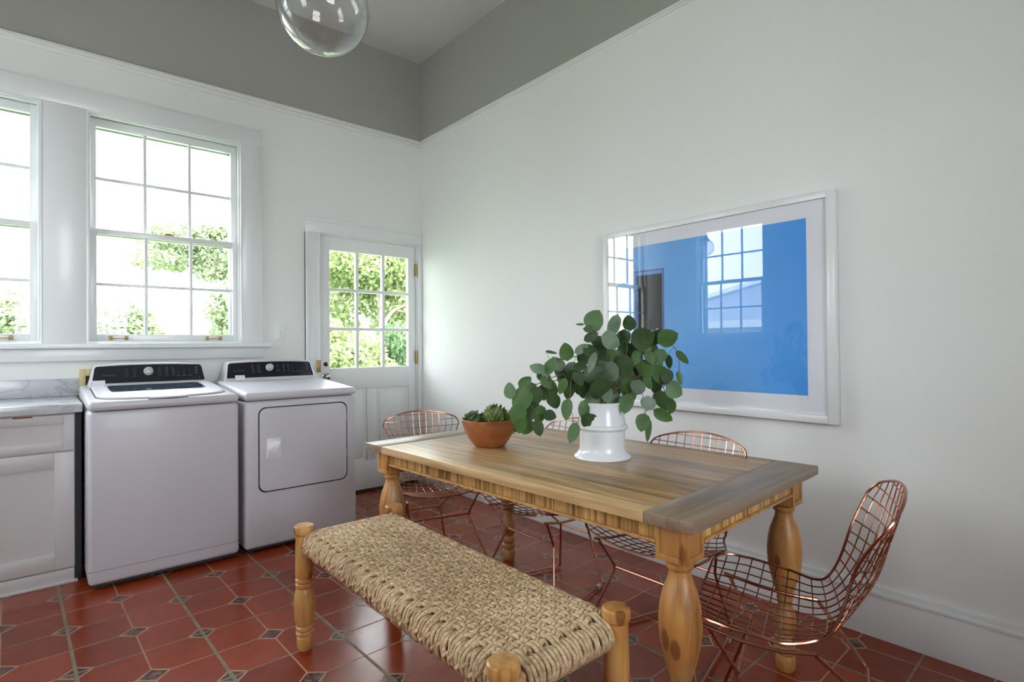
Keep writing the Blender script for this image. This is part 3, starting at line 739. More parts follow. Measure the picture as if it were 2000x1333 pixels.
LEG = [(0, 0), (.026, 0), (.033, .012), (.035, .035), (.033, .055), (.029, .060), (.029, .064), (.036, .070), (.037, .078), (.036, .088), (.029, .094), (.029, .099), (.036, .106), (.037, .118), (.035, .130), (.028, .138), (.029, .143),
       (.036, .158), (.039, .178), (.038, .200), (.033, .222), (.026, .240), (.024, .256), (.027, .262), (.029, .268), (.027, .274), (.029, .285), (.036, .310), (.046, .345), (.055, .385), (.0595, .425), (.060, .455), (.056, .495), (.048, .530), (.038, .558), (.032, .575), (.0305, .586),
       (.031, .592), (.037, .598), (.0385, .605), (.037, .613), (.031, .617), (.033, .621), (.030, .625), (0, .625)]
for sx_ in (-1, 1):
    for sy_ in (-1, 1):
        mb = MB(); mb.lathe(LEG, (sx_*LX, sy_*LY, 0), 40); mb.box(sx_*LX-.046, sx_*LX+.046, sy_*LY-.046, sy_*LY+.046, .622, AZ1, .003)
        for ax in (0, 1):
            for q in (-1, 1):
                if (ax == 0 and q != sx_) or (ax == 1 and q != sy_): continue
                for a0, a1, z0, z1 in ((-.046, -.033, .622, AZ1), (.033, .046, .622, AZ1), (-.033, .033, .622, .640), (-.033, .033, AZ1-.010, AZ1)):
                    if ax == 0: mb.box(*sorted((sx_*LX+q*.045, sx_*LX+q*.050)), sy_*LY+a0, sy_*LY+a1, z0, z1, .001)
                    else: mb.box(sx_*LX+a0, sx_*LX+a1, *sorted((sy_*LY+q*.045, sy_*LY+q*.050)), z0, z1, .001)
        mb.build('leg', M['table_leg'], tb)

# ================================================================== BENCH
BX, BY = -1.622, -2.720
bn = thing('woven_bench', 'low bench with woven seagrass seat and turned pine posts', 'bench', (BX, BY, 0))
POST = [(0, 0), (.024, 0), (.029, .012), (.031, .035), (.030, .052), (.026, .056), (.033, .062), (.034, .072), (.029, .077), (.034, .083), (.034, .093), (.029, .098), (.033, .105), (.038, .125), (.041, .165), (.041, .200), (.037, .235), (.030, .249), (.035, .256), (.035, .266), (.030, .270), (.035, .276),
        (.035, .286), (.030, .290), (.035, .297), (.0355, .33), (.0345, .38), (.0335, .43), (.033, .455), (.0325, .461), (.037, .466), (.040, .473), (.0405, .488), (.039, .496), (.034, .500), (.0, .502)]
for px, py in ((-.200, .640), (.210, .650), (.186, -.640), (-.212, -.634)):
    MB().lathe(POST, (px, py, 0), 32).build('leg', M['bench_wood'], bn)
mb = MB(); 
for sx_ in (-1, 1): mb.tube([(sx_*.190, -.62, .425), (sx_*.190, .62, .425)], .018, 12)
for sy_ in (-1, 1): mb.tube([(-.19, sy_*.632, .425), (.19, sy_*.632, .425)], .018, 12)
mb.build('seat_frame', M['bench_wood'], bn)
# woven seat: pairs of cords over and under, wrapped down the sides
def weave():
    mb = MB(); rnd = random.Random(3)
    ZT = .466; HWX, HLY = .214, .660; DZ = .078
    nx, ny = 13, 43; dx = .364/nx; dy = 1.216/ny; amp = .0075; R_ = .0066
    xs = [-.182+dx*(i+.5) for i in range(nx)]; ys = [-.608+dy*(j+.5) for j in range(ny)]
    jit = lambda a: rnd.uniform(-a, a)
    over = lambda i, j: 1 if ((i+j) % 2 == 0) else -1
    for j, y in enumerate(ys):                    # cross strands, wrapping round both long sides
        for q in (-1, 1):
            yy = y+q*dy*.24; pts = [(-HWX+.05, yy, ZT-DZ-.004)]
            w1 = jit(.006)
            pts += [(-HWX+.008, yy+w1, ZT-DZ+.006+jit(.006)), (-HWX-.004+jit(.005), yy+jit(.006), ZT-DZ*.62), (-HWX-.002+jit(.004), yy+jit(.006), ZT-DZ*.34), (-HWX+.008, yy-w1*.5, ZT-.008)]
            for i, x in enumerate(xs):
                z = ZT+amp*over(i, j)+jit(.0016); k = dy*.10*over(i, j)
                pts += [(x-dx*.26, yy-k+jit(.0016), z), (x+dx*.26, yy+k+jit(.0016), z)]
            pts += [(HWX-.008, yy, ZT-.008), (HWX+.003+jit(.004), yy+jit(.005), ZT-DZ*.40), (HWX-.006, yy, ZT-DZ+.008), (HWX-.05, yy, ZT-DZ-.004)]
            mb.tube(spline(pts, 2), R_, 6, caps=False)
    for i, x in enumerate(xs):                    # long strands, wrapping round both short ends
        for q in (-1, 1):
            xx = x+q*dx*.24; inner = abs(x) < .160
            pts = []
            if inner: pts += [(xx, HLY-.03, ZT-DZ), (xx+jit(.005), HLY-.002, ZT-DZ*.6), (xx+jit(.004), HLY-.002, ZT-DZ*.3), (xx, HLY-.016, ZT-.006), (xx, HLY-.034, ZT)]
            for j in range(ny-1, -1, -1):
                z = ZT-amp*over(i, j)+jit(.0016); y = ys[j]; k = dx*.10*over(i, j); pts += [(xx+k+jit(.0016), y+dy*.26, z), (xx-k+jit(.0016), y-dy*.26, z)]
            if inner: pts += [(xx, -HLY+.034, ZT), (xx, -HLY+.016, ZT-.006), (xx+jit(.004), -HLY+.002, ZT-DZ*.3), (xx+jit(.005), -HLY+.002, ZT-DZ*.6), (xx, -HLY+.03, ZT-DZ)]
            mb.tube(spline(pts, 2), R_, 6, caps=False)
    # thick knots where each wrapped pair is tied on the long sides
    for sx_ in (-1, 1):
        for j in range(ny-1):
            y = ys[j]+dy*.5; z = ZT-DZ*(.42 if j % 2 else .60)+jit(.006)
            pts = [(sx_*(HWX-.012), y-dy*.42, z+.010), (sx_*(HWX+.008), y-dy*.15, z+.005), (sx_*(HWX+.009), y+dy*.15, z-.004), (sx_*(HWX-.012), y+dy*.42, z-.010)]
            mb.tube(spline(pts, 3), .0058, 6, caps=False)
    mb.box(-HWX+.012, HWX-.012, -.604, .604, ZT-DZ+.008, ZT-.009, .012)
    mb.box(-.160, .160, -.648, .648, ZT-DZ+.012, ZT-.014, .012)
    return mb
weave().build('woven_seat', M['seagrass'], bn, sharp=180)

# ================================================================== BOWL, ARTICHOKES, VASE, EUCALYPTUS
bo = thing('wooden_bowl', 'reddish brown turned wooden bowl holding artichokes on the table', 'bowl', (-1.065, -2.335, .7608))
bprof = [(0, .0), (.066, .0), (.071, .003), (.088, .024), (.104, .050), (.116, .078), (.1245, .104), (.127, .122), (.125, .1245), (.121, .122), (.117, .100), (.108, .072), (.094, .045), (.075, .022), (.04, .014), (0, .013)]
MB().lathe(bprof, (0, 0, 0), 48).build('bowl_body', M['bowl'], bo); bpy.data.objects['bowl_body'].name = 'bowl_wall'
def artichoke(loc, r, tilt, az, m, label, seed):
    rnd = random.Random(seed); t = thing('artichoke', label, 'artichoke', loc, 0, 'artichokes in the bowl')
    t.rotation_euler = Euler((tilt*cos(az), tilt*sin(az), rnd.random()*6)); 
    core = MB(); core.lathe([(0, -.80*r), (.5*r, -.72*r), (.82*r, -.35*r), (.86*r, .05*r), (.7*r, .5*r), (.4*r, .85*r), (0, .98*r)], n=16); core.build('heart', m, t)
    br = MB(); rows = 9
    for k in range(rows):
        ph = -.75+1.6*k/(rows-1)*1.0; n = [9, 11, 12, 12, 11, 10, 8, 6, 4][k]
        for i in range(n):
            a = 2*pi*(i+.5*(k % 2))/n+rnd.uniform(-.06, .06)
            el = ph*.98; cr_ = r*.86*cos(min(1.35, abs(el)) if el > 0 else el*.75); cz = r*.98*sin(el)
            o = Vector((cos(a), sin(a), 0)); up = Vector((-cos(a)*sin(el), -sin(a)*sin(el), cos(el))); nr = Vector((cos(a)*cos(el), sin(a)*cos(el), sin(el))); sd = nr.cross(up)
            base = o*cr_*.94+Vector((0, 0, cz))-up*r*.18; Lh = r*.60*(1-.25*k/rows); Wd = r*.36*(1-.35*k/rows)
            vs = []
            for q, (uu, ww, nn) in enumerate(((0, .7, .02), (.35, 1, .10), (.65, .85, .17), (.88, .45, .22), (1.05, 0.02, .27))):
                for sgn in (-1, 0, 1): vs.append(base+up*Lh*uu+sd*Wd*ww*sgn*.5*1.25+nr*(r*(nn+.05)+(-.10*r*abs(sgn))+(rnd.uniform(0, .05)*r if q == 4 else 0)))
            fs = []
            for q in range(4):
                for c in (0, 1): fs.append((q*3+c, q*3+c+1, q*3+c+4, q*3+c+3))
            br.add(vs, fs)
    br.build('bracts', m, t, sharp=60)
    st = MB(); st.tube([(0, 0, -.75*r), (0, 0, -1.05*r)], .012, 10); st.build('stem', m, t)
    return t
artichoke((-1.118, -2.292, .872), .045, 1.0, 1.0, M['artichoke_dark'], 'small dark green artichoke at the left of the bowl', 2)
artichoke((-1.048, -2.358, .888), .056, .5, 2.6, M['artichoke'], 'large pale green artichoke in the middle of the bowl', 5)
artichoke((-.985, -2.395, .868), .046, 1.1, 3.9, M['artichoke'], 'artichoke at the right of the bowl, half hidden by leaves', 9)

VX, VY = -.884, -2.852
va = thing('white_vase', 'white glazed ceramic vase with ribbed neck and flared foot', 'vase', (VX, VY, .7608))
vp = [(0, 0), (.114, 0), (.116, .003), (.1145, .008), (.104, .017), (.096, .026), (.0925, .036), (.0915, .060), (.0915, .108), (.0925, .113), (.1005, .118), (.1035, .123), (.1035, .128), (.100, .133), (.0945, .136)]
MB().lathe(vp, (0, 0, 0), 64, caps=False).build('body', M['ceramic'], va)
mb = MB(); n = 96; vs = []; fs = []
rows = [(.136, .0935), (.140, .0920), (.165, .0885), (.188, .0855), (.205, .0840), (.212, .0860), (.222, .0890), (.226, .0890), (.226, .0840), (.205, .0790), (.14, .085)]
for j, (z, r) in enumerate(rows):
    for k in range(n):
        a = 2*pi*k/n; rr = r+(.0023 if (k % 2 == 0 and 1 <= j <= 4) else 0)
        vs.append((rr*cos(a), rr*sin(a), z))
for j in range(len(rows)-1):
    for k in range(n): fs.append((j*n+k, j*n+(k+1) % n, (j+1)*n+(k+1) % n, (j+1)*n+k))
mb.add(vs, fs).build('ribbed_neck', M['ceramic'], va, sharp=50)

BRANCHES=[
 ( [(-0.8684,-2.8845,0.9877),(-0.881,-2.8683,1.1083),(-0.9361,-2.8593,1.186),(-0.9532,-2.8611,1.278)] ,[(-0.9532,-2.8611,1.278,-0.9929,-2.8822,1.2797,-0.9705,-2.9155,1.3475,0.0756,1),(-0.9532,-2.8611,1.278,-1.0277,-2.8886,1.2999,-1.0599,-2.8758,1.2998,0.0081,1),(-0.9532,-2.8611,1.278,-1.0197,-2.8742,1.2822,-0.9589,-2.9045,1.2821,0.027,0),(-0.9462,-2.8604,1.2403,-0.9912,-2.8533,1.2363,-0.963,-2.8958,1.265,0.0325,0),(-0.941,-2.8598,1.2122,-1.0024,-2.8566,1.2077,-0.9552,-2.8875,1.1871,0.0488,0),(-0.948,-2.8606,1.25,-0.9667,-2.9206,1.2529,-0.8963,-2.9576,1.2254,0.0649,2),(-0.9022,-2.8648,1.1382,-0.928,-2.9061,1.1486,-0.8951,-2.9295,1.0786,0.0656,0),(-0.9371,-2.8594,1.1912,-0.9875,-2.9077,1.1925,-1.0217,-2.9014,1.1195,0.0325,2),(-0.9074,-2.864,1.1455,-0.8584,-2.8515,1.157,-0.9014,-2.8127,1.124,0.0492,0),(-0.8899,-2.8668,1.1209,-0.8828,-2.87,1.1249,-0.8935,-2.878,1.0491,0.0603,1),(-0.9269,-2.8608,1.1731,-0.884,-2.8487,1.1831,-0.8606,-2.8745,1.1208,0.0598,2),(-0.941,-2.8598,1.2121,-0.8981,-2.8716,1.2162,-0.9128,-2.8371,1.1545,0.0542,0)] ),
 ( [(-0.8663,-2.8863,0.9877),(-0.8543,-2.8854,1.1408),(-0.8362,-2.8891,1.2233),(-0.8305,-2.882,1.2956)] ,[(-0.8305,-2.882,1.2956,-0.8515,-2.9137,1.3432,-0.8748,-2.8888,1.2511,0.0444,2),(-0.8425,-2.8878,1.1947,-0.8632,-2.9077,1.1945,-0.8993,-2.8518,1.1704,0.0607,1),(-0.8448,-2.8873,1.1839,-0.8321,-2.8599,1.1858,-0.7778,-2.8955,1.1487,0.0497,0),(-0.8387,-2.8886,1.212,-0.8631,-2.8664,1.2178,-0.909,-2.8248,1.241,0.0497,0),(-0.8582,-2.8857,1.0909,-0.8082,-2.8369,1.087,-0.8113,-2.8236,1.0195,0.0495,0),(-0.8544,-2.8854,1.1394,-0.7787,-2.8475,1.1358,-0.7359,-2.8595,1.0703,0.0496,0),(-0.8402,-2.8883,1.2052,-0.8134,-2.8441,1.208,-0.7828,-2.8594,1.2617,0.0442,0),(-0.8462,-2.8871,1.1778,-0.8281,-2.8822,1.1761,-0.843,-2.8932,1.1049,0.0607,1)] ),
 ( [(-0.8621,-2.8898,0.9877),(-0.8171,-2.9147,1.1514),(-0.7949,-2.9193,1.2506),(-0.7811,-2.9162,1.3065)] ,[(-0.7884,-2.9178,1.2771,-0.7955,-2.9333,1.2757,-0.81,-2.9321,1.3351,0.05,0),(-0.7992,-2.9184,1.2314,-0.8278,-2.9576,1.2287,-0.7734,-3.0223,1.2593,0.083,0),(-0.8114,-2.9159,1.1771,-0.8601,-2.9648,1.1767,-0.8629,-2.9463,1.0865,0.0552,0),(-0.8331,-2.9058,1.0932,-0.7993,-2.8649,1.0933,-0.7821,-2.8652,1.0258,0.0495,0),(-0.8006,-2.9181,1.225,-0.7728,-2.911,1.2229,-0.714,-2.9378,1.1887,0.0498,0),(-0.7871,-2.9176,1.2821,-0.7603,-2.8721,1.2857,-0.7577,-2.8693,1.2175,0.05,0),(-0.8057,-2.9171,1.2025,-0.759,-2.8842,1.2015,-0.7261,-2.9003,1.1421,0.0497,0),(-0.8251,-2.9103,1.1224,-0.7998,-2.8855,1.1219,-0.7847,-2.8897,1.0443,0.0606,2),(-0.841,-2.9014,1.0643,-0.8282,-2.8894,1.0633,-0.841,-2.8678,0.9951,0.055,0),(-0.8004,-2.9182,1.226,-0.7757,-2.8749,1.2295,-0.7538,-2.8882,1.1601,0.0553,1)] ),
 ( [(-0.858,-2.8934,0.9876),(-0.793,-2.9367,1.1291),(-0.7423,-2.9671,1.2058),(-0.6871,-3.0011,1.2441),(-0.6272,-3.038,1.1934),(-0.6073,-3.0402,1.1034)] ,[(-0.701,-2.9926,1.2345,-0.7479,-3.0329,1.2233,-0.7099,-3.0889,1.2629,0.0722,1),(-0.6803,-3.0053,1.2383,-0.7234,-3.0368,1.2406,-0.7547,-3.0045,1.2578,0.0612,0),(-0.6277,-3.0377,1.1938,-0.6893,-3.0768,1.1941,-0.6486,-3.1018,1.1396,0.0279,1),(-0.6086,-3.0401,1.1095,-0.6593,-3.0621,1.1106,-0.6553,-3.075,1.058,0.0252,1),(-0.6392,-3.0306,1.2035,-0.6726,-3.0292,1.1774,-0.6733,-3.029,1.1221,0.0279,0),(-0.6586,-3.0187,1.22,-0.7151,-3.0372,1.1986,-0.7385,-3.0175,1.147,0.0502,1),(-0.7478,-2.9638,1.1974,-0.7644,-2.9861,1.1913,-0.7587,-3.0138,1.1444,0.0387,1),(-0.7541,-2.96,1.188,-0.7696,-2.9619,1.1937,-0.8082,-2.9533,1.1422,0.0442,1),(-0.7666,-2.9525,1.1691,-0.7746,-2.9785,1.1575,-0.7447,-2.9853,1.0898,0.0635,1),(-0.6121,-3.0397,1.1253,-0.6926,-3.0355,1.1202,-0.6977,-3.0381,1.0602,0.0448,0),(-0.8118,-2.9242,1.0881,-0.8261,-2.9411,1.0867,-0.8144,-2.9314,1.0201,0.0495,1),(-0.8426,-2.9037,1.0212,-0.8529,-2.9091,1.0232,-0.8627,-2.898,0.9425,0.0439,2),(-0.793,-2.9367,1.1291,-0.7746,-2.9228,1.1282,-0.7752,-2.9224,1.0615,0.0496,0),(-0.7352,-2.9715,1.2107,-0.6984,-2.9374,1.221,-0.6482,-2.9658,1.1893,0.0443,0),(-0.7765,-2.9466,1.1541,-0.762,-2.9256,1.1593,-0.7452,-2.9563,1.0969,0.0552,2),(-0.7457,-2.9651,1.2006,-0.7643,-2.9492,1.2183,-0.7162,-2.9952,1.1932,0.0553,1),(-0.7464,-2.9647,1.1997,-0.7085,-2.9676,1.181,-0.6841,-2.9927,1.118,0.0553,2)] ),
 ( [(-0.8559,-2.8952,0.9876),(-0.775,-2.9563,1.0906),(-0.7189,-2.9951,1.0841),(-0.6792,-3.019,1.0169),(-0.6773,-3.0104,0.9441)] ,[(-0.7224,-2.9927,1.0845,-0.7313,-3.0043,1.1339,-0.6829,-3.0218,1.0563,0.0607,1),(-0.7596,-2.967,1.0888,-0.7922,-2.9897,1.0829,-0.7515,-3.0098,1.0469,0.0385,1),(-0.7798,-2.9527,1.0845,-0.826,-2.9967,1.0804,-0.8256,-2.9833,1.0217,0.055,2),(-0.6929,-3.0107,1.0402,-0.7356,-3.0593,1.0564,-0.6954,-3.102,1.0216,0.0664,1),(-0.6905,-3.0122,1.036,-0.7255,-3.026,1.0332,-0.7004,-3.0247,0.9506,0.0774,1),(-0.6787,-3.0169,0.9991,-0.7002,-3.0639,1.0015,-0.6934,-3.0467,0.9408,0.0388,1),(-0.821,-2.9216,1.0321,-0.8598,-2.9676,1.0246,-0.8843,-2.9696,0.9532,0.0604,1),(-0.7414,-2.9795,1.0867,-0.6886,-2.9476,1.1354,-0.6599,-2.9543,1.0706,0.0496,0),(-0.7174,-2.996,1.0815,-0.6907,-2.9821,1.0824,-0.6791,-2.9732,1.0141,0.0497,0),(-0.7676,-2.9614,1.0897,-0.7036,-2.9178,1.1145,-0.7044,-2.9176,1.0464,0.0495,0)] ),
 ( [(-0.858,-2.8934,0.9821),(-0.7964,-2.9249,1.0627),(-0.7363,-2.9536,0.9943),(-0.718,-2.9459,0.886)] ,[(-0.728,-2.9501,0.9453,-0.7319,-2.9961,0.9516,-0.6843,-3.0464,0.9108,0.0447,1),(-0.7363,-2.9536,0.9943,-0.7628,-2.9982,1.0096,-0.7808,-2.9992,0.9576,0.0557,2),(-0.7261,-2.9493,0.934,-0.7824,-2.9871,0.9422,-0.8034,-2.9869,0.875,0.0503,1),(-0.7222,-2.9476,0.9106,-0.7338,-2.9754,0.9153,-0.7231,-2.9575,0.8239,0.0252,1),(-0.8028,-2.9216,1.0544,-0.7719,-2.8984,1.0513,-0.7713,-2.9126,0.9805,0.0552,0)] ),
 ( [(-0.8704,-2.8826,0.9823),(-0.9344,-2.8641,1.1101),(-1.0198,-2.8257,1.1068),(-1.0515,-2.8325,1.0078),(-1.0612,-2.8584,0.9163)] ,[(-1.0198,-2.8257,1.1068,-1.0673,-2.8632,1.1359,-1.0141,-2.8849,1.1348,0.0321,0),(-1.0611,-2.8581,0.9173,-1.1013,-2.9134,0.9286,-1.1212,-2.8959,0.8575,0.0418,1),(-1.0512,-2.8324,1.0088,-1.0705,-2.8418,1.0118,-1.0916,-2.8424,0.9364,0.045,1),(-1.0191,-2.826,1.1068,-1.0369,-2.8418,1.1196,-1.0071,-2.8566,1.0638,0.0428,0),(-1.0198,-2.8257,1.1068,-1.0089,-2.8088,1.1215,-1.0125,-2.796,1.0573,0.0428,0),(-0.9602,-2.8525,1.1091,-0.9507,-2.8432,1.119,-0.9576,-2.8189,1.057,0.0486,0),(-0.9252,-2.8668,1.0917,-0.9273,-2.8593,1.0886,-0.9568,-2.8525,1.0236,0.0543,1)] ),
 ( [(-0.8704,-2.8827,0.9877),(-0.9367,-2.8453,1.1532),(-1.0168,-2.7944,1.1706),(-1.0921,-2.7473,1.1447),(-1.13,-2.7323,1.124)] ,[(-1.0244,-2.7896,1.168,-1.0376,-2.8074,1.1556,-1.0572,-2.8104,1.2243,0.0514,1),(-1.0855,-2.7514,1.147,-1.1201,-2.7657,1.1962,-1.099,-2.8034,1.1887,0.0108,0),(-1.111,-2.7398,1.1344,-1.153,-2.7957,1.122,-1.1836,-2.75,1.1414,0.0429,2),(-1.0001,-2.805,1.167,-1.0362,-2.8436,1.1888,-0.9839,-2.8645,1.2175,0.0325,2),(-0.9083,-2.8613,1.0823,-0.9543,-2.9113,1.0905,-0.9518,-2.889,1.0054,0.082,0),(-0.8962,-2.8682,1.0521,-0.9252,-2.9035,1.0596,-0.9243,-2.9174,0.992,0.0438,2),(-0.9132,-2.8586,1.0944,-0.8605,-2.8226,1.0943,-0.8636,-2.8092,1.0275,0.0492,0),(-1.0632,-2.7654,1.1547,-1.0334,-2.742,1.1385,-0.9993,-2.754,1.0805,0.0432,0),(-1.13,-2.7323,1.124,-1.093,-2.6869,1.1092,-1.0626,-2.7301,1.0794,0.0428,0),(-0.9909,-2.8109,1.165,-0.9502,-2.7757,1.174,-0.909,-2.8151,1.1527,0.0434,0),(-0.9956,-2.8079,1.166,-0.9908,-2.7997,1.1518,-0.9981,-2.7753,1.0898,0.0488,2),(-1.0977,-2.7451,1.1416,-1.0635,-2.7098,1.1399,-1.0827,-2.714,1.0814,0.043,2)] ),
 ( [(-0.8725,-2.8808,0.9823),(-0.9676,-2.7992,1.0765),(-1.0628,-2.7164,1.0665),(-1.1206,-2.6652,1.0122),(-1.1119,-2.6711,0.9407),(-1.0949,-2.6845,0.902)] ,[(-0.9608,-2.805,1.0698,-0.9967,-2.8511,1.0868,-0.9279,-2.8971,1.1149,0.0603,0),(-0.9533,-2.8115,1.0623,-0.9727,-2.8293,1.0644,-0.9592,-2.8164,1.0031,0.0384,0),(-0.9914,-2.7785,1.074,-1.0151,-2.8006,1.0782,-1.0167,-2.7832,1.0026,0.0439,0),(-1.0705,-2.7096,1.0593,-1.0956,-2.7682,1.0312,-1.0692,-2.772,0.9693,0.0494,0),(-1.1148,-2.6691,0.9648,-1.137,-2.7126,0.9721,-1.1464,-2.6782,0.9185,0.0494,0),(-1.1154,-2.6687,0.9696,-1.0912,-2.706,0.9773,-1.0925,-2.6974,0.9059,0.0494,1),(-1.1023,-2.6787,0.9188,-1.1009,-2.7329,0.9454,-1.071,-2.7671,0.9293,0.0439,0),(-1.1003,-2.6803,0.9142,-1.1395,-2.7319,0.9266,-1.1374,-2.7451,0.865,0.0439,0),(-1.1093,-2.6731,0.9349,-1.1397,-2.6774,0.9268,-1.1385,-2.6583,0.8604,0.0604,1),(-1.107,-2.6773,1.025,-1.0807,-2.663,1.0089,-1.0856,-2.6505,0.9426,0.0439,0),(-1.0467,-2.7304,1.0682,-1.002,-2.6863,1.0564,-0.9998,-2.6834,0.9997,0.0439,0),(-0.9659,-2.8006,1.0748,-0.9367,-2.7864,1.0851,-0.9594,-2.7907,1.0211,0.0494,1)] ),
 ( [(-0.8725,-2.8809,0.985),(-1.003,-2.7804,1.0992),(-1.1245,-2.6861,1.0518),(-1.1834,-2.6456,1.0205),(-1.1887,-2.6509,0.9509)] ,[(-1.0704,-2.7281,1.0729,-1.1177,-2.7635,1.1052,-1.0995,-2.7948,1.165,0.0436,1),(-1.0191,-2.7679,1.0929,-1.0324,-2.7713,1.1153,-1.0465,-2.7401,1.1717,0.0546,2),(-1.0156,-2.7706,1.0943,-1.0599,-2.8164,1.0902,-1.0783,-2.8033,1.0308,0.0328,1),(-1.1123,-2.6955,1.0565,-1.1475,-2.7343,1.0578,-1.1405,-2.7422,0.995,0.049,0),(-1.0915,-2.7117,1.0647,-1.1036,-2.7148,1.0861,-1.0473,-2.7442,1.0492,0.0436,1),(-1.1598,-2.6618,1.033,-1.1733,-2.6655,1.0506,-1.14,-2.697,1.0885,0.038,1),(-1.1847,-2.6469,1.0032,-1.2214,-2.6691,1.0072,-1.2195,-2.6593,1.0676,0.0434,1),(-1.1372,-2.6774,1.0451,-1.1681,-2.7053,1.0573,-1.2014,-2.6866,0.9583,0.0707,1),(-1.1861,-2.6483,0.9851,-1.1988,-2.6978,0.9897,-1.2186,-2.6986,0.9135,0.0596,1),(-1.1887,-2.6509,0.9509,-1.1965,-2.7077,0.9323,-1.1966,-2.6919,0.8733,0.0432,1),(-1.0853,-2.7165,1.0671,-1.0495,-2.6789,1.0641,-1.0413,-2.6696,0.996,0.0436,0),(-1.1201,-2.6895,1.0535,-1.0947,-2.654,1.068,-1.0991,-2.658,1.0075,0.0436,1),(-1.0137,-2.7721,1.095,-0.9865,-2.7345,1.1192,-0.9733,-2.7209,1.0509,0.0492,2)] ),
 ( [(-0.8704,-2.8826,0.9768),(-0.8934,-2.8425,1.0527),(-0.9358,-2.8282,0.9995),(-0.9364,-2.8278,0.9229)] ,[(-0.9094,-2.8371,1.0327,-0.9367,-2.859,1.0364,-0.9361,-2.8415,0.9656,0.0606,2),(-0.9358,-2.8282,0.9968,-0.9804,-2.8462,1.0011,-0.9828,-2.8474,0.9209,0.0493,1),(-0.9363,-2.8279,0.9415,-0.9893,-2.8703,0.9498,-0.9676,-2.8663,0.879,0.0603,0),(-0.8868,-2.854,1.0309,-0.8447,-2.8237,1.0289,-0.8685,-2.8266,0.959,0.0551,1)] ),
 ( [(-0.8642,-2.8879,0.9767),(-0.8701,-2.9144,1.0659),(-0.8601,-2.953,1.0028)] ,[] ),
]

eu = thing('eucalyptus_bunch', 'loose bunch of round leaved green eucalyptus spilling from the white vase', 'plant', (VX, VY, .85))
EO = (VX, VY, .85); rnd = random.Random(8)
for pts, lv in BRANCHES:
    start = Vector((VX+rnd.uniform(-.03, .03), VY+rnd.uniform(-.03, .03), .86))
    mouth = Vector((VX+(pts[1][0]-VX)*.10, VY+(pts[1][1]-VY)*.10, .995))
    path = spline([start, mouth]+[Vector(p) for p in pts[1:]], 6)
    st = MB(); n_ = len(path); st.tube(path, [.0026-.0014*i/(n_-1) for i in range(n_)], 6)
    for l in lv:
        P, Bs, T, Wd, tone = Vector(l[0:3]), Vector(l[3:6]), Vector(l[6:9]), l[9], l[10]
        Q = min(path, key=lambda q: (q-P).length); midp = (Q+Bs)/2+Vector((0, 0, .008)); st.tube([Q, midp, Bs], .0009, 4)
    so_ = st.build('branch', M['stem'], eu, org=EO)
    lm = MB()
    for l in lv:
        Bs, T, Wd, tone = Vector(l[3:6]), Vector(l[6:9]), l[9], l[10]
        ax = (T-Bs); Ln = ax.length*1.10; Wd *= 1.16; ax.normalize()
        view = (Vector((-2.64, -4.33, 1.4))-Bs).normalized(); side = ax.cross(view).normalized()
        nr = side.cross(ax).normalized(); thin = Wd < .025
        rot = Matrix.Rotation(rnd.uniform(-.55, .55), 3, ax); side = rot @ side; nr = rot @ nr
        cup = rnd.uniform(-.12, .16); bend = rnd.uniform(-.1, .2); vs = []; K = 9
        for i in range(K):
            t = i/(K-1); hw_ = Wd*.5*(sin(pi*min(1, max(0, t))**.80))**.62 if 0 < t < 1 else .0006
            c = Bs+ax*Ln*t-nr*bend*Ln*(t*t)
            for sgn in (-1, -.5, 0, .5, 1): vs.append(c+side*hw_*sgn+nr*(cup*hw_*abs(sgn)*1.4))
        fs = [(i*5+k, i*5+k+1, (i+1)*5+k+1, (i+1)*5+k) for i in range(K-1) for k in range(4)]
        lm.add(vs, fs, mi=tone)
    if lv: 
        o = lm.build('leaves', M['leaf'], so_, org=EO, sharp=180)

# ================================================================== PICTURE
pf = thing('framed_picture', 'large white framed blue photograph hanging on the right wall', 'picture', (-.001, -2.802, 1.37))
y0, y1, z0, z1 = -.640, .638, -.503, .518; FWD = .034; D = -.042
mb = MB(); mb.box(D, 0, y0, y0+FWD, z0, z1, .002); mb.box(D, 0, y1-FWD, y1, z0, z1, .002); mb.box(D, 0, y0+FWD, y1-FWD, z0, z0+FWD, .002); mb.box(D, 0, y0+FWD, y1-FWD, z1-FWD, z1, .002)
mb.build('frame', M['frame_white'], pf)
MB().box(-.030, -.001, y0+FWD, y1-FWD, z0+FWD, z1-FWD).build('mat_board', M['mat_board'], pf)
def artmat():
    m = bpy.data.materials.new('blue_photograph'); m.use_nodes = True; B = NB(m); b = B.N['Principled BSDF']
    t = B.N.new('ShaderNodeTexCoord').outputs['Object']; sp = B.N.new('ShaderNodeSeparateXYZ'); B.L.new(t, sp.inputs[0])
    n = B.noise(t, 2.2, 4, .6)
    # the printed wall is deeper blue to the right and at the top corner
    f = B.m('ADD', B.m('MULTIPLY', B.m('SUBTRACT', .55, sp.outputs[1]), .55), B.m('ADD', B.m('MULTIPLY', n, .35), B.m('MULTIPLY', sp.outputs[2], .05)))
    c = B.ramp(f, [(.15, (.24, .50, .88)), (.5, (.14, .42, .90)), (.95, (.035, .29, .88))])
    B.L.new(c, b.inputs['Base Color']); b.inputs['Roughness'].default_value = .6; b.inputs['Specular IOR Level'].default_value = .1; return m
ay0, ay1, az0, az1 = -.520, .535, -.385, .410
pr = MB().box(-.032, -.030, ay0, ay1, az0, az1).build('print', artmat(), pf)
cy_ = mat('painted_cyan_frame', (.03, .25, .58), .4); dk = mat('printed_dark_doorway', (.012, .010, .012), .7, spec=.05); wh = mat('printed_white_object', (.62, .62, .70), .5); bl = mat('printed_blue_edge', (.012, .09, .36), .4)
mb = MB()
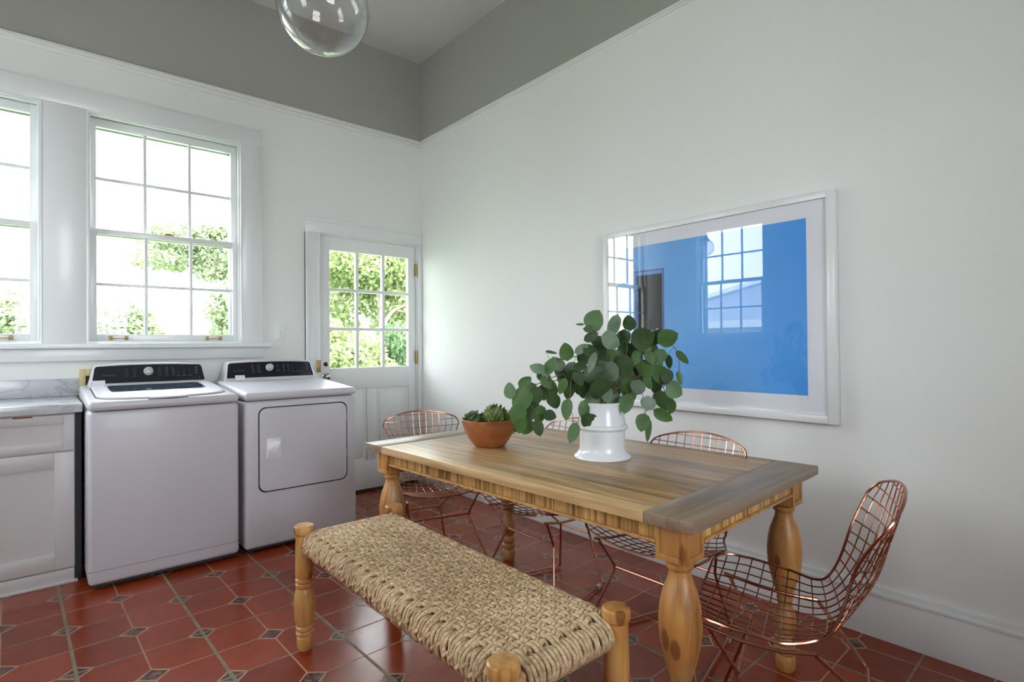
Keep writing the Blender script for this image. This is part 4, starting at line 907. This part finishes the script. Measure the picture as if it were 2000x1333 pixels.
dy0, dy1, dz0, dz1 = .232, .405, -.070, .240
mb.box(-.0332, -.032, dy0-.012, dy1+.020, dz0-.03, dz1+.030, mi=0); mb.box(-.0336, -.0332, dy0-.004, dy1+.012, dz0-.03, dz1+.018, mi=1); mb.box(-.0339, -.0336, dy0-.002, dy1+.004, dz0-.03, dz1+.006, mi=0); mb.box(-.0342, -.0339, dy0, dy1-.012, dz0, dz1, mi=2)
mb.add([(-.0345, .39, -.14), (-.0345, .26, -.06), (-.0345, .25, -.10), (-.0345, .30, -.16)], [(0, 1, 2, 3)], mi=3)
mb.build('printed_doorway', [bl, cy_, dk, wh], pr)
MB().add([(-.0375, y0+FWD, z0+FWD), (-.0375, y1-FWD, z0+FWD), (-.0375, y1-FWD, z1-FWD), (-.0375, y0+FWD, z1-FWD)], [(0, 1, 2, 3)]).build('glazing', M['glazing'], pf)

# ================================================================== CABINET AND WORKTOP
cb = thing('base_cabinet', 'painted shaker base cabinet with drawer above door under marble worktop', 'cabinet', (-3.0, -.33, 0))
CX0, CX1 = -3.30, -2.492; org = (-3.0, -.33, 0)
mb = MB(); mb.box(CX0, CX1, -.612, -.003, .075, .888, .001); mb.box(CX0, CX1-.002, -.628, -.003, 0, .074, .001); mb.box(CX0, CX1+.012, -.640, -.622, 0, .016, .003); mb.build('carcass', M['cabinet'], cb, org=org)
def shaker(name, x0, x1, z0, z1, st, parent):
    m_ = MB(); yf, yb = -.632, -.6125
    m_.box(x0, x0+st, yf, yb, z0, z1, .0015); m_.box(x1-st, x1, yf, yb, z0, z1, .0015); m_.box(x0+st, x1-st, yf, yb, z0, z0+st, .0015); m_.box(x0+st, x1-st, yf, yb, z1-st, z1, .0015)
    m_.box(x0+st-.002, x1-st+.002, yf+.009, yb, z0+st-.002, z1-st+.002)
    return m_.build(name, M['cabinet'], parent, org=org)
MB().box(CX1+.0005, -2.463, -.600, -.003, .004, .884).build('side_gap_shade', M['dark'], cb, org=org)  # near-black block painting in the shade of the gap beside the washer
shaker('drawer', -3.08, -2.495, .692, .878, .045, cb).name = 'drawer'
shaker('door', -3.08, -2.495, .082, .684, .080, cb)
MB().box(-2.735, -2.66, -.634, -.630, .872, .8795, .0008).build('bracket', M['rust'], cb, org=org)
wt = thing('marble_worktop', 'grey veined white marble worktop with upstand left of the washer', 'worktop', (-2.9, -.33, .89))
org = (-2.9, -.33, .89)
MB().box(-3.66, -2.462, -.660, -.001, .8885, .934, .003).build('worktop_slab', M['marble'], wt, org=org)
MB().box(-3.66, -2.445, -.022, -.001, .9345, 1.040, .002).build('upstand', M['marble'], wt, org=org)

# ================================================================== WASHER AND DRYER
def machine(name, label, cat, X0, X1, lid):
    org = (X0, -.45, 0); t = thing(name, label, cat, (X0, -.45, 0)); W = X1-X0; xc = (X0+X1)/2; YF = -.862; YB = -.12
    lean = lambda x, y, z: (x, y, z+(.050*(y-YF)/(YB-YF) if z > .8 else 0))
    MB().box(X0, X1, YF, YB, .028, .900, .022, 4).build('cabinet', M['white_enamel'], t, org=org, sharp=60)
    mb = MB(); mb.box(X0-.001, X1+.001, YF-.002, YB, .903, .950, .020, 4, fn=lambda x, y, z: (x, y, z+(.052*(y-YF)/(YB-YF) if z > .92 else 0))); mb.build('top', M['white_enamel'], t, org=org, sharp=60)
    MB().box(X0+.03, X1-.03, YF+.03, YB-.02, .896, .91).build('top_gap', M['dark'], t, org=org)
    for a in (X0+.06, X1-.06):
        for b_ in (YF+.07, YB-.07): MB().lathe([(0, 0), (.02, 0), (.02, .012), (.008, .014), (.008, .035), (0, .035)], (a, b_, 0), 12).build('foot', M['dark'], t, org=org)
    MB().box(X0+.015, X1-.015, YF+.012, YB-.02, .018, .04).build('base_pan', M['dark'], t, org=org)
    # toe seam line low on the front
    MB().box(X0+.004, X1-.004, YF-.001, YF+.01, .0985, .1000).build('seam', M['grey_mark'], t, org=org) if lid else None
    # console: leaning trapezoid block
    def cs(x, y, z):
        k = (z-.975)/(.150); bow = .010*(1-((x-xc)/(W*.42))**2) if z > 1.05 else 0
        if z > 1.05: x = xc+(x-xc)*(.955)
        return (x, y+(.045*k if y < -.18 else 0), z+bow)
    b = MB(); hwc = W*.425
    outl = [(-hwc-.022, .970), (hwc+.022, .970), (hwc+.006, 1.030), (hwc-.010, 1.108), (hwc-.024, 1.122), (hwc*.5, 1.129), (0, 1.131), (-hwc*.5, 1.129), (-hwc+.024, 1.122), (-hwc+.010, 1.108), (-hwc-.006, 1.030)]
    def place(a, z, d):
        k = (z-.97)/.16; return (xc+a, (-.262+.060*k) if d == 0 else -.10, z)
    b.prism(outl, place, 1, 0, .010, 3); co = b.build('console', M['white_enamel'], t, org=org, sharp=50)
    g = MB(); hg = hwc-.006
    gl = [(-hg-.006, 1.012), (hg+.006, 1.012), (hg-.008, 1.100), (hg-.018, 1.111), (hg*.5, 1.117), (0, 1.119), (-hg*.5, 1.117), (-hg+.018, 1.111), (-hg+.008, 1.100)]
    def pg(a, z, d):
        k = (z-.97)/.16; return (xc+a, -.262+.060*k-.0012-(d*.0022), z)
    g.prism(gl, pg, 0, 1); pan = g.build('control_panel', M['black_glass'], t, org=org)
    tl = atan2(.060, .16); Rm = Matrix.Rotation(pi/2-tl, 4, 'X')
    def face(a, z, off): k = (z-.97)/.16; return Vector((xc+a, -.262+.060*k-.0034-off, z))
    kn = MB(); kn.lathe([(.0, 0), (.026, 0), (.026, .004), (.0225, .006), (.0215, .022), (.019, .026), (.012, .0275), (0, .028)], n=28)
    kp = face(-.012, 1.077, 0); kn.v = [tuple(Matrix.Translation(kp) @ Rm @ Vector(p)) for p in kn.v]; kn.build('knob', M['knob'], pan, org=org)
    rn = random.Random(4)
    def mark(mk, a, z, w_, h_): mk.add([face(a-w_/2, z-h_/2, .0003), face(a+w_/2, z-h_/2, .0003), face(a+w_/2, z+h_/2, .0003), face(a-w_/2, z+h_/2, .0003)], [(0, 1, 2, 3)])
    def marks(lst):
        mk = MB()
        for q in lst: mark(mk, *q)
        mk.build('button_marking', M['grey_mark'], pan, org=org)
    for a in (-.125, -.085, .045, .085, .12): marks([(a+rn.uniform(-.002, .002), 1.098-q*.010, rn.uniform(.012, .022), .0028) for q in range(6)])
    for a in (.150, .182, .214): marks([(a, 1.098-q*.012, .004, .004) for q in range(4)]+[(a, 1.044, .018, .005)])
    marks([(.252, 1.095-q*.017, .016, .008) for q in range(3)]); marks([(.268, 1.028, .010, .006)])
    text('brand_lettering', 'FRIGIDAIRE', .0135, Matrix.Translation(face(-.215, 1.058, .0004)) @ Rm, M['grey_mark'], pan, org)
    ws = .085; xs_ = -hg-.004 if lid else -hg+.045
    s = MB(); s.add([face(xs_, .997, .0016), face(xs_+.062, .997, .0016), face(xs_+.062, 1.030, .0016), face(xs_, 1.030, .0016)], [(0, 1, 2, 3)]); s.add([face(xs_, .997, .0002), face(xs_+.062, .997, .0002), face(xs_+.062, 1.030, .0002), face(xs_, 1.030, .0002)], [(3, 2, 1, 0)])
    s.build('sticker', M['white_plastic'], pan, org=org)
    return t, org, xc, YF, YB
t, org, xc, YF, YB = machine('washing_machine', 'white top loading washing machine with black control panel beside the worktop', 'washing machine', -2.450, -1.752, True)
topz = lambda y: .950+.052*(y-YF)/(YB-YF)
def lidout(hw, yf, yb, n=10):
    pts = [(hw*.93, yb), (-hw*.93, yb), (-hw, yb-.05)]
    pts += [(-hw+(.0)*0, yf+.16)]
    for k in range(1, n): a = pi/2*k/n; pts.append((-hw+.17*(1-cos(a))*1.0, yf+.16-.13*sin(a)))
    pts += [(-hw+.22, yf+.022), (-hw*.3, yf+.004), (0, yf), (hw*.3, yf+.004), (hw-.22, yf+.022)]
    for k in range(n-1, 0, -1): a = pi/2*k/n; pts.append((hw-.17*(1-cos(a)), yf+.16-.13*sin(a)))
    pts += [(hw, yf+.16), (hw, yb-.05)]
    return pts
g = MB(); g.prism(lidout(.312, YF+.006, -.270), lambda a, b_, d: (xc+a, b_, topz(b_)-.004+d*.0052), 0, 1); g.build('lid_gap', M['dark'], t, org=org)
ld = MB(); ld.prism(lidout(.305, YF+.010, -.275), lambda a, b_, d: (xc+a, b_, topz(b_)+.001+d*(.015-.006*max(0, (-.6-b_)/.26))), 0, 1, .007, 3)
lo = ld.build('lid', M['white_enamel'], t, org=org, sharp=50)
wz = lambda b_: topz(b_)+.001+.015-.006*max(0, (-.6-b_)/.26)
g = MB(); g.prism(rrect(-.235, .235, -.60, -.36, .03), lambda a, b_, d: (xc+a, b_, wz(b_)+.0004+d*.0008), 0, 1); g.build('lid_window', M['lid_glass'], lo, org=org)
g = MB(); g.prism(rrect(-.245, .245, -.35, -.338, .004), lambda a, b_, d: (xc+a, b_, wz(b_)+.0002+d*.0008), 0, 1); g.build('lid_crease', M['grey_mark'], lo, org=org)
t, org, xc, YF, YB = machine('clothes_dryer', 'white front opening clothes dryer with black control panel beside the door', 'clothes dryer', -1.722, -1.030, False)
g = MB(); g.prism(rrect(-1.648, -1.095, .352, .862, .045), PXZ, YF+.002, YF-.0012); g.build('door_gap', M['dark'], t, org=org)
g = MB(); g.prism(rrect(-1.641, -1.104, .360, .855, .042), PXZ, YF-.001, YF-.0135, .006, 3); do = g.build('door', M['white_enamel'], t, org=org, sharp=50)
g = MB(); g.prism(rrect(-1.605, -1.520, .553, .674, .010), PXZ, YF-.0135, YF-.0165, .0015); g.build('handle_plate', M['white_plastic'], do, org=org)
g = MB(); g.add([(-1.598, YF-.017, .562), (-1.560, YF-.017, .562), (-1.560, YF-.017, .666), (-1.598, YF-.017, .666), (-1.598, YF-.022, .580), (-1.556, YF-.036, .590), (-1.530, YF-.034, .652), (-1.598, YF-.022, .655)],
    [(0, 1, 5, 4), (1, 2, 6, 5), (2, 3, 7, 6), (3, 0, 4, 7), (4, 5, 6, 7)]); g.build('handle', M['white_plastic'], do, org=org)
for z in (.50, .735): MB().box(-1.103, -1.096, YF-.008, YF-.0005, z, z+.055, .001).build('hinge', M['metal_dark'], t, org=org)

# ================================================================== PENDANTS
def pendant(loc, R, label, simple=False):
    t = thing('glass_pendant', label, 'pendant lamp', loc, 0, None)
    N = 24; pr = []
    a0 = radians(24)
    for i in range(N+1): a = pi-(pi-a0)*i/N; pr.append((R*sin(a), R*cos(a)))
    th = .0035; inn = [(max(0, r*(R-th)/R), z*(R-th)/R) for r, z in pr][::-1]
    MB().lathe(pr+inn, (0, 0, 0), 64, caps=False).build('globe', M['globe'], t, sharp=180)
    zc = R*cos(a0)
    MB().lathe([(0, zc+.065), (.012, zc+.062), (.018, zc+.05), (R*sin(a0)*.6, zc+.035), (R*sin(a0)+.006, zc+.006), (R*sin(a0)+.007, zc-.006), (R*sin(a0)+.001, zc-.006), (.03, zc+.01), (0, zc+.01)], n=32).build('cap', M['metal_dark'], t)
    MB().lathe([(0, zc-.06), (.017, zc-.055), (.017, zc+.01), (0, zc+.01)], n=20).build('socket', M['white_plastic'], t)
    MB().tube([(0, 0, zc+.06), (0, 0, H-loc[2]-.02)], .004, 8).build('rod', M['metal_dark'], t)
    MB().lathe([(0, H-loc[2]-.025), (.05, H-loc[2]-.022), (.06, H-loc[2]-.001), (0, H-loc[2]-.001)], n=32).build('canopy', M['metal_dark'], t)
pendant((-1.872, -2.427, 2.423), .158, 'clear glass globe pendant hanging from the ceiling')
pendant((-3.45, -.88, 2.36), .095, 'small clear glass pendant by the side window, reflected in picture glass')
